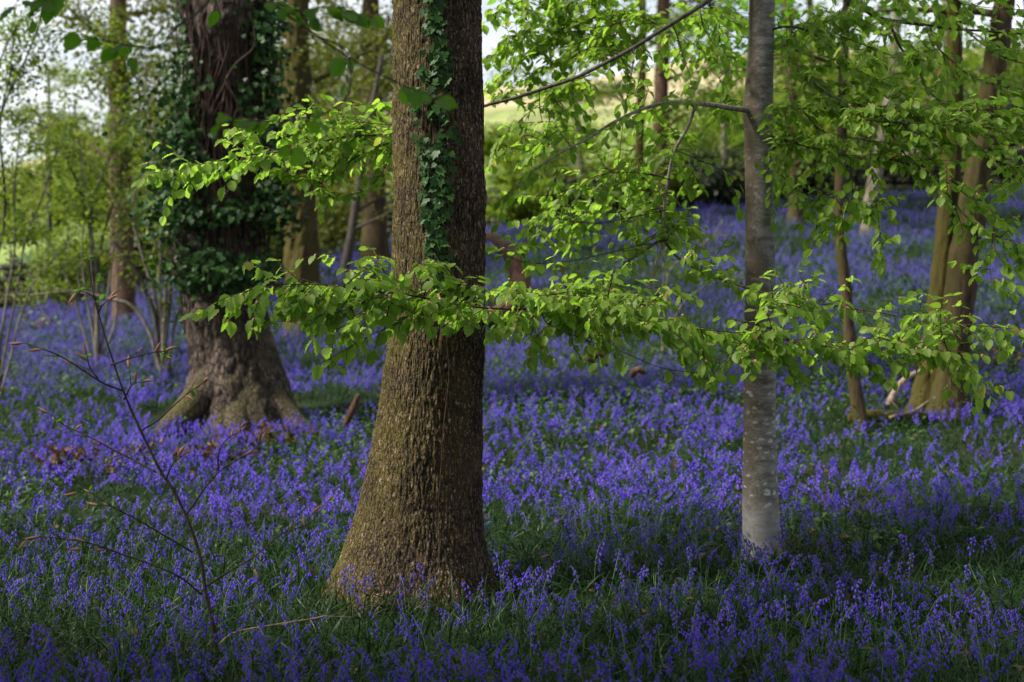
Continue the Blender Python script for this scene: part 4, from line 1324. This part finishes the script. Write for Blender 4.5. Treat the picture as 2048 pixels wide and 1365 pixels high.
# ------------------------------------------------------------------ foreground beech sapling
SD = 6.25
sap = thing('beech_sapling', (at(432, 0, SD)[0], SD, gz(at(432, 0, SD)[0], SD)), 'bare dark beech sapling with unopened russet buds standing among bluebells', 'sapling')
main = [(434, 1330), (430, 1270), (412, 1190), (402, 1130), (388, 1075), (372, 1030), (350, 985), (320, 940), (300, 900), (280, 858), (255, 800), (236, 755), (222, 712), (206, 655), (190, 602), (180, 555), (178, 520)]
sm = resample(path_at(*[(a, b, SD) for a, b in main]), step=.02)
part(MB().add(*tube(wob(sm, .005, 6.), np.linspace(.0095, .0026, len(sm)), 8), 0), 'stem', M['twig'], sap)
sbr = [[(372, 1030, 6.25), (400, 990, 6.15), (435, 945, 6.1), (470, 925, 6.05), (505, 905, 6.0), (526, 884, 6.0)], [(437, 942, 6.1), (436, 905, 6.1), (450, 880, 6.1), (480, 862, 6.1)],
       [(385, 1105, 6.25), (330, 1072, 6.2), (270, 1037, 6.15), (215, 1008, 6.1), (180, 985, 6.1)], [(405, 1190, 6.25), (350, 1148, 6.15), (250, 1112, 6.1), (170, 1085, 6.0), (80, 1072, 6.0)],
       [(414, 1172, 6.25), (470, 1136, 6.15), (520, 1106, 6.1), (570, 1064, 6.05), (620, 1046, 6.0), (652, 1006, 6.0)], [(282, 862, 6.25), (325, 832, 6.2), (362, 800, 6.15), (384, 780, 6.1)],
       [(245, 782, 6.25), (195, 758, 6.2), (140, 725, 6.15), (95, 702, 6.1), (48, 684, 6.1)], [(222, 730, 6.25), (262, 716, 6.2), (300, 706, 6.2), (330, 702, 6.2)],
       [(312, 945, 6.25), (250, 912, 6.3), (190, 880, 6.3), (112, 842, 6.35)], [(192, 600, 6.25), (182, 590, 6.25), (158, 582, 6.25), (146, 592, 6.25)], [(196, 625, 6.25), (205, 610, 6.22), (218, 600, 6.2)],
       [(332, 960, 6.25), (345, 930, 6.2), (368, 910, 6.2)], [(248, 800, 6.25), (265, 770, 6.25), (283, 765, 6.25)], [(196, 758, 6.2), (180, 735, 6.2), (174, 710, 6.2)]]
BUD_V, BUD_F = tube(np.stack([.10 * np.sin(np.linspace(0, 2.2, 8)), 0 * np.linspace(0, 1, 8), np.linspace(0, 1, 8)], 1), np.array([.03, .075, .10, .105, .095, .07, .04, .008]), 6)
bud_me = MB().add(BUD_V, BUD_F, 0, .4).mesh('bud', M['bud'])
buds = []
for pts in sbr:
    Q = wob(resample(path_at(*pts), step=.02), .006, 8., int(rng.integers(99)))
    w = MB().add(*tube(Q, np.linspace(.0048, .0021, len(Q)), 6), 0)
    T = norm(np.gradient(Q, axis=0))
    for j in range(max(1, len(Q) // 7)):
        a = rng.integers(len(Q) // 3, len(Q))
        l = rng.uniform(.03, .09)
        d = norm(T[a] + rng.normal(size=3) * .8 + UP * .3)
        L = Q[a] + d * l * np.linspace(0, 1, 5)[:, None]
        w.add(*tube(L, np.linspace(.0022, .0014, 5), 4), 0)
        if rng.random() < .6:
            buds.append((L[-1], d))
    buds.append((Q[-1], T[-1]))
    buds.append((Q[int(len(Q) * .8)], norm(T[int(len(Q) * .8)] + rng.normal(size=3) * .7)))
    part(w, 'branch', M['twig'], sap)
from mathutils import Matrix
for p, d in buds:
    o = link('bud', bud_me, sap)
    z_ = norm(d + rng.normal(size=3) * .3)
    x_ = norm(np.cross(z_, [.3, 1, .2]))
    y_ = np.cross(z_, x_)
    s = rng.uniform(.032, .07)
    m = Matrix(((x_[0] * s, y_[0] * s, z_[0] * s, p[0] - sap.location[0]), (x_[1] * s, y_[1] * s, z_[1] * s, p[1] - sap.location[1]), (x_[2] * s, y_[2] * s, z_[2] * s, p[2] - sap.location[2]), (0, 0, 0, 1)))
    o.matrix_local = m
f = MB()
for (px, py) in ((178, 515), (195, 560), (158, 580), (330, 702), (384, 780), (283, 765), (120, 842), (180, 985), (340, 712), (174, 712), (205, 600)):
    n = 5
    c = at(px, py, SD)
    ax = norm(rng.normal(size=(n, 3)) + UP * .3)
    leaves_at(f, c + ax * .004, ax, norm(UP + rng.normal(size=(n, 3)) * .5), .022 + .016 * rng.random(n))
part(f, 'foliage', M['leaf_deep'], sap)

# ------------------------------------------------------------------ fallen and dead wood
def stick(name, pts, r0, r1, mat, label, cat='branch', forks=(), seg=7, amp=.012):
    P = path_at(*pts)
    base = P[0]
    root = thing(name, base, label, cat)
    Q = wob(resample(P, step=.04), amp, 5., int(rng.integers(99)))
    w = MB().add(*tube(Q, np.linspace(r0, r1, len(Q)), seg), 0)
    for fp in forks:
        Q2 = wob(resample(path_at(*fp), step=.03), amp * .6, 6., 3)
        w.add(*tube(Q2, np.linspace(r1 * 1.3, r1 * .5, len(Q2)), 5), 0)
    o = part(w, 'wood', M[mat], root)
    return root


def single(name, mb, mat, label, cat):
    return tag(mb.build(name, M[mat]), label, cat)


def log(name, pts, r, mat, label, cat='log', seg=14, lump=.25, forks=()):
    Q = resample(path_at(*pts), step=.05)
    rr = np.interp(np.linspace(0, 1, len(Q)), np.linspace(0, 1, len(r)), r)
    Vt, Ft = tube(wob(Q, .015, 3., 2), rr, seg)
    Vt += (fbm(Vt * 7, 3, int(rng.integers(99))) - .5)[:, None] * np.array([1, 1, 1]) * np.mean(r) * lump * 2
    mb = MB().add(Vt, Ft, 0, .5)
    for fp, fr in forks:
        Q2 = resample(path_at(*fp), step=.04)
        mb.add(*tube(wob(Q2, .01, 5., 3), np.linspace(fr, fr * .4, len(Q2)), 6), 0)
    return single(name, mb, mat, label, cat)


log('broken_branch', [(972, 470, 15.6), (1000, 486, 15.3), (1024, 510, 15.1), (1038, 545, 15.0), (1046, 590, 14.9), (1054, 650, 14.9)], [.03, .06, .085, .11, .10, .13], 'rotwood', 'curved reddish dead stump snag beside the oak above the bluebells', 'stump', 22, .55)
log('rotten_log', [(980, 640, 14.2), (1030, 612, 14.4), (1100, 600, 14.6)], [.09, .10, .07], 'rotwood', 'rotten brown log lying behind the low leafy spray', 'log')
log('rotten_stump', [(1176, 722, 13.6), (1190, 705, 13.6), (1208, 712, 13.6), (1215, 730, 13.6)], [.05, .065, .045, .02], 'rotwood', 'small orange-brown stump in the middle of the bluebell slope', 'stump')
log('rotten_stump', [(1262, 755, 13.0), (1274, 738, 13.0), (1290, 748, 13.0)], [.025, .04, .02], 'rotwood', 'tiny rust coloured stump just below the orange-brown one', 'stump')
log('fallen_branch', [(1776, 812, 13.4), (1790, 780, 13.5), (1815, 755, 13.6), (1850, 742, 13.7)], [.03, .034, .028, .02], 'palewood', 'pale arched dead branch at the foot of the mossy pair', 'branch', 7, .1,
    [([(1776, 800, 13.4), (1792, 815, 13.4), (1800, 830, 13.4)], .02), ([(1780, 836, 13.4), (1830, 820, 13.5), (1860, 800, 13.5)], .018)])
log('mossy_log', [(1700, 838, 13.4), (1760, 832, 13.5), (1820, 832, 13.6), (1875, 836, 13.7)], [.05, .06, .055, .05], 'mossy', 'mossy log lying between the thin crooked tree and the pair', 'log')
log('leaning_stake', [(690, 855, 13.2), (700, 828, 13.2), (716, 790, 13.2)], [.03, .035, .025], 'rotwood', 'short brown stick leaning in the gap between old tree and oak', 'stick', 7, .1)
log('fallen_twig', [(438, 1290, 6.3), (470, 1266, 6.4), (560, 1252, 6.5), (622, 1242, 6.6), (640, 1236, 6.6), (700, 1236, 6.7)], [.004, .0045, .004, .004, .003, .002], 'palewood', 'pale bare twig lying on the bluebell leaves between sapling and oak', 'twig', 6, .05,
    [([(622, 1242, 6.6), (630, 1255, 6.55), (634, 1265, 6.55)], .003), ([(560, 1252, 6.5), (590, 1240, 6.5), (612, 1228, 6.5)], .002)])
log('mossy_boulder', [(78, 668, 27), (88, 655, 27), (100, 664, 27)], [.14, .2, .12], 'mossy', 'small mossy boulder in the bluebells below the stone wall', 'boulder', 12, .5)
log('mossy_log', [(105, 662, 27), (140, 655, 27), (165, 660, 27)], [.10, .12, .08], 'darkbark', 'dark short log in the bluebells below the stone wall', 'log', 12, .3)


def bracken(px, py, D, label, n=14, h=.45):
    c = at(px, py, D)
    zg = gz(c[0], D)
    root = thing('dead_bracken', (c[0], D, zg), label, 'bracken')
    st_, lf_ = MB(), MB()
    for i in range(n):
        a = rng.random() * 6.28
        s = np.linspace(0, 1, 10)[:, None]
        L = np.array([c[0] + rng.normal() * .12, D + rng.normal() * .12, zg]) + np.array([math.cos(a), math.sin(a), 0]) * .35 * s ** 1.6 * rng.random() + UP * h * rng.uniform(.5, 1) * s * (1 - .35 * s)
        st_.add(*tube(L, np.linspace(.005, .002, 10), 4), 0)
        k = rng.integers(4, 10, 16)
        ax = norm(rng.normal(size=(16, 3)) - UP * .3)
        lf_.inst(LEAF_FAR, rots(ax, norm(rng.normal(size=(16, 3)))), .03 + .04 * rng.random(16), L[k])
    part(st_, 'stem', M['vine'], root)
    part(lf_, 'foliage', M['dead'], root)


for a in ((1990, 610, 17, 'russet dead bracken on the slope beyond the mossy pair'), (1840, 690, 16.5, 'brown dead bracken just behind the left mossy stem'), (430, 905, 12.2, 'brown dead bracken at the front roots of the old tree'),
          (250, 905, 12.0, 'brown dead bracken left of the old tree roots'), (1560, 640, 18, 'faded dead bracken behind the smooth beech'), (130, 900, 11.8, 'low brown bracken clump left of the bare sapling'),
          (540, 880, 13.0, 'dead bracken at the shaded side of the old tree foot')):
    bracken(*a)

# ------------------------------------------------------------------ ground cover
FP = np.array(FOOT)


def scatter(D0, D1, dens, um=.46, noise=(.55, .30, .55), seed=0, lo=0.):
    um, mg = .43, 1.8                     # half width of the planted ground: um * D + mg
    A = um * (D1 ** 2 - D0 ** 2) + 2 * mg * (D1 - D0)
    n = int(A * dens)
    g_ = np.linspace(D0, D1, 200)
    c_ = um * (g_ ** 2 - D0 ** 2) + 2 * mg * (g_ - D0)
    D = np.interp(rng.random(n) * A, c_, g_)
    x = rng.uniform(-1, 1, n) * (um * D + mg)
    q = np.stack([x * noise[0], D * noise[0], 0 * x], 1)
    k = fbm(q, 3, seed) * .6 + fbm(q * 4.1, 2, seed + 5) * .4
    p = np.maximum(sstep(noise[1], noise[2], k), lo)
    ok = rng.random(n) < p
    for fx, fy, fr in FP:
        ok &= (x - fx) ** 2 + (D - fy) ** 2 > fr ** 2
    return np.stack([x[ok], D[ok], ground(x[ok], D[ok])], 1)


def upright(n, tilt):
    az = rng.random(n) * 6.2832
    Rz = np.zeros((n, 3, 3))
    Rz[:, 0, 0] = np.cos(az)
    Rz[:, 0, 1] = -np.sin(az)
    Rz[:, 1, 0] = np.sin(az)
    Rz[:, 1, 1] = np.cos(az)
    Rz[:, 2, 2] = 1
    t = rng.normal(size=(n, 2)) * tilt
    up = norm(np.stack([t[:, 0], t[:, 1], np.ones(n)], 1))
    x = norm(Rz[:, :, 0] - up * np.sum(Rz[:, :, 0] * up, 1, keepdims=True))
    return np.stack([x, np.cross(up, x), up], -1)


# strap leaves and grass
g = MB()
P = scatter(4.2, 10, 820, noise=(.8, .15, .4), seed=41, lo=.6)
for T in BLADES:
    s = rng.random(len(P)) < 1 / len(BLADES)
    n = s.sum()
    g.inst(T, upright(n, .42), .10 + .17 * rng.random(n), P[s])
P = scatter(10, 19, 430, noise=(.6, .2, .5), seed=43, lo=.6)
for T in BLADES[1:]:
    s = rng.random(len(P)) < 1 / 3
    n = s.sum()
    g.inst(T, upright(n, .4), .11 + .17 * rng.random(n), P[s])
P = scatter(19, 35.5, 190, noise=(.5, .2, .5), seed=45, lo=.5)
for T in BLADES_FAR:
    s = rng.random(len(P)) < .5
    n = s.sum()
    g.inst(T, upright(n, .35), .16 + .15 * rng.random(n), P[s])
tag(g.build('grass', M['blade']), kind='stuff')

# low broad-leaved plants between the flowers
u = MB()
for D0, D1, dn in ((8.5, 12, 14), (12, 20, 30), (20, 35, 40)):
    P = scatter(D0, D1, dn, noise=(.42, .46, .62), seed=61)
    n = len(P) * 7
    Q = np.repeat(P, 7, 0) + rng.normal(size=(n, 3)) * [.07, .07, .03] + UP * .14 * (1 + rng.random((n, 1)))
    ax = norm(rng.normal(size=(n, 3)) * [1, 1, .3] - UP * .2)
    u.inst(LEAF_FAR, rots(ax, norm(UP + rng.normal(size=(n, 3)) * .35)), .03 + .03 * rng.random(n), Q)
tag(u.build('undergrowth', M['under']), kind='stuff')
# fallen leaf litter
u = MB()
P = scatter(4.5, 20, 12, noise=(.5, .35, .6), seed=67)
n = len(P)
u.inst(LEAF_FAR, rots(norm(rng.normal(size=(n, 3)) * [1, 1, .3]), norm(UP + rng.normal(size=(n, 3)) * .5)), .04 + .04 * rng.random(n), P + UP * .03 * (1 + 3 * rng.random((n, 1)) ** 3))
tag(u.build('leaf_litter', M['dead']), kind='stuff')

# bluebells
near = scatter(4.6, 9.6, 100, noise=(.8, .40, .59), seed=81, lo=.14)
mid = scatter(9.6, 16, 118, noise=(.6, .40, .58), seed=83, lo=.13)
farp = scatter(16, 35.0, 125, noise=(.5, .36, .54), seed=85, lo=.16)
sx = near[:, 0] / near[:, 1] * F + 1024
sy = HZ - (near[:, 2] + .25 - CH) / near[:, 1] * F
vis = (sx > 10) & (sx < 2038) & (sy < 1360)
order = np.argsort(near[:, 1] + ~vis * 100)[:300]
pick = np.zeros(len(near), bool)
pick[order] = True
rest = near[~pick]
b = MB()
for P, d in ((rest, 2), (mid, 1), (farp, 0)):
    kinds = rng.integers(0, len(BB[d]), len(P))
    for i in range(len(BB[d])):
        s = kinds == i
        n = s.sum()
        b.inst(bb_template(d, i), upright(n, .16), .50 + .45 * rng.random(n) ** 1.3, P[s])
tag(b.build('bluebell_carpet', [M['bellstem'], M['bell']]), kind='stuff')

protos = []
for i in range(8):
    (sv, sf), (bv, bf) = BB[2][i]
    sm_ = MB().add(sv, sf, 0, .5).mesh('stem', M['bellstem'])
    bm_ = MB().add(bv, bf, 0, rng.random()).mesh('blossom', M['bell'])
    lb = MB()
    n = 5
    lb.inst(BLADES[i % 4], upright(n, .42), .14 + .12 * rng.random(n), np.zeros((n, 3)))
    protos.append((sm_, bm_, lb.mesh('foliage', M['blade'])))
RR = upright(300, .12)
for q, i in enumerate(order):
    p = near[i]
    by_oak = abs(p[0] - OAK.c[0]) < .5 and p[1] > 7.0
    o = tag(empty('bluebell_flower', tuple(p)), 'violet bluebell nodding among the nearest flowers along the bottom of the photo', 'flower', 'nearest bluebells')
    m = Matrix([list(RR[q][r]) for r in range(3)])
    o.rotation_euler = m.to_euler()
    s = .52 + .42 * rng.random()
    o.scale = (s, s, s)
    a, c, d = protos[int(rng.integers(8))]
    link('stem', a, o)
    link('blossom', c, o)
    link('foliage', d, o)

# ------------------------------------------------------------------ light, sky, camera
EL, AZ = math.radians(45), math.radians(-103)       # sun height; bearing from +Y, clockwise
sd = np.array([math.cos(EL) * math.sin(AZ), math.cos(EL) * math.cos(AZ), math.sin(EL)])
sun = bpy.data.lights.new('sun', 'SUN')
sun.energy = 5.0
sun.angle = math.radians(9)
sun.color = (1, .93, .82)
so = bpy.data.objects.new('sun', sun)
so.rotation_euler = Vector(-sd).to_track_quat('-Z', 'Y').to_euler()
COL.objects.link(so)

wd = bpy.data.worlds.new('World')
SC.world = wd
wd.use_nodes = True
nt = wd.node_tree
nt.nodes.clear()
ow = nt.nodes.new('ShaderNodeOutputWorld')
bg = nt.nodes.new('ShaderNodeBackground')
sky = nt.nodes.new('ShaderNodeTexSky')
sky.sky_type = 'NISHITA'
sky.sun_disc = False
sky.sun_elevation = EL
sky.sun_rotation = AZ
tc = nt.nodes.new('ShaderNodeTexCoord')
mp = nt.nodes.new('ShaderNodeMapping')
mp.inputs['Scale'].default_value = (1, 1, 2.2)
nz = nt.nodes.new('ShaderNodeTexNoise')
nz.inputs['Scale'].default_value = 5.5
nz.inputs['Detail'].default_value = 6
nz.inputs['Roughness'].default_value = .55
mr = nt.nodes.new('ShaderNodeMapRange')
mr.inputs[1].default_value = .36
mr.inputs[2].default_value = .56
mr.inputs[3].default_value = .30
mx = nt.nodes.new('ShaderNodeMix')
mx.data_type = 'RGBA'
mx.inputs[7].default_value = (9.6, 10.0, 10.8, 1)
L = nt.links.new
L(tc.outputs['Generated'], mp.inputs[0])
L(mp.outputs[0], nz.inputs['Vector'])
L(nz.outputs[0], mr.inputs[0])
L(mr.outputs[0], mx.inputs[0])
L(sky.outputs[0], mx.inputs[6])
L(mx.outputs[2], bg.inputs[0])
bg.inputs[1].default_value = .056
L(bg.outputs[0], ow.inputs[0])

cam = bpy.data.cameras.new('camera')
cam.lens = 50
cam.sensor_width = 36
cam.shift_y = -(682.5 - HZ) / 2048
cam.clip_end = 2000
cam.dof.use_dof = True
cam.dof.focus_distance = 6.95
cam.dof.aperture_fstop = 2.0
cam.dof.aperture_blades = 9
co = bpy.data.objects.new('camera', cam)
co.location = (0, 0, CH)
co.rotation_euler = (math.radians(90), 0, 0)
COL.objects.link(co)
SC.camera = co

SC.view_settings.view_transform = 'Standard'
SC.view_settings.look = 'None'
SC.view_settings.exposure = 1.18
SC.view_settings.gamma = 1.0
SC.render.engine = 'CYCLES'
SC.cycles.max_bounces = 6
SC.cycles.diffuse_bounces = 3
SC.cycles.glossy_bounces = 2
SC.cycles.transmission_bounces = 4
SC.cycles.use_denoising = True
try:
    SC.cycles.denoiser = 'OPENIMAGEDENOISE'
except Exception:
    pass
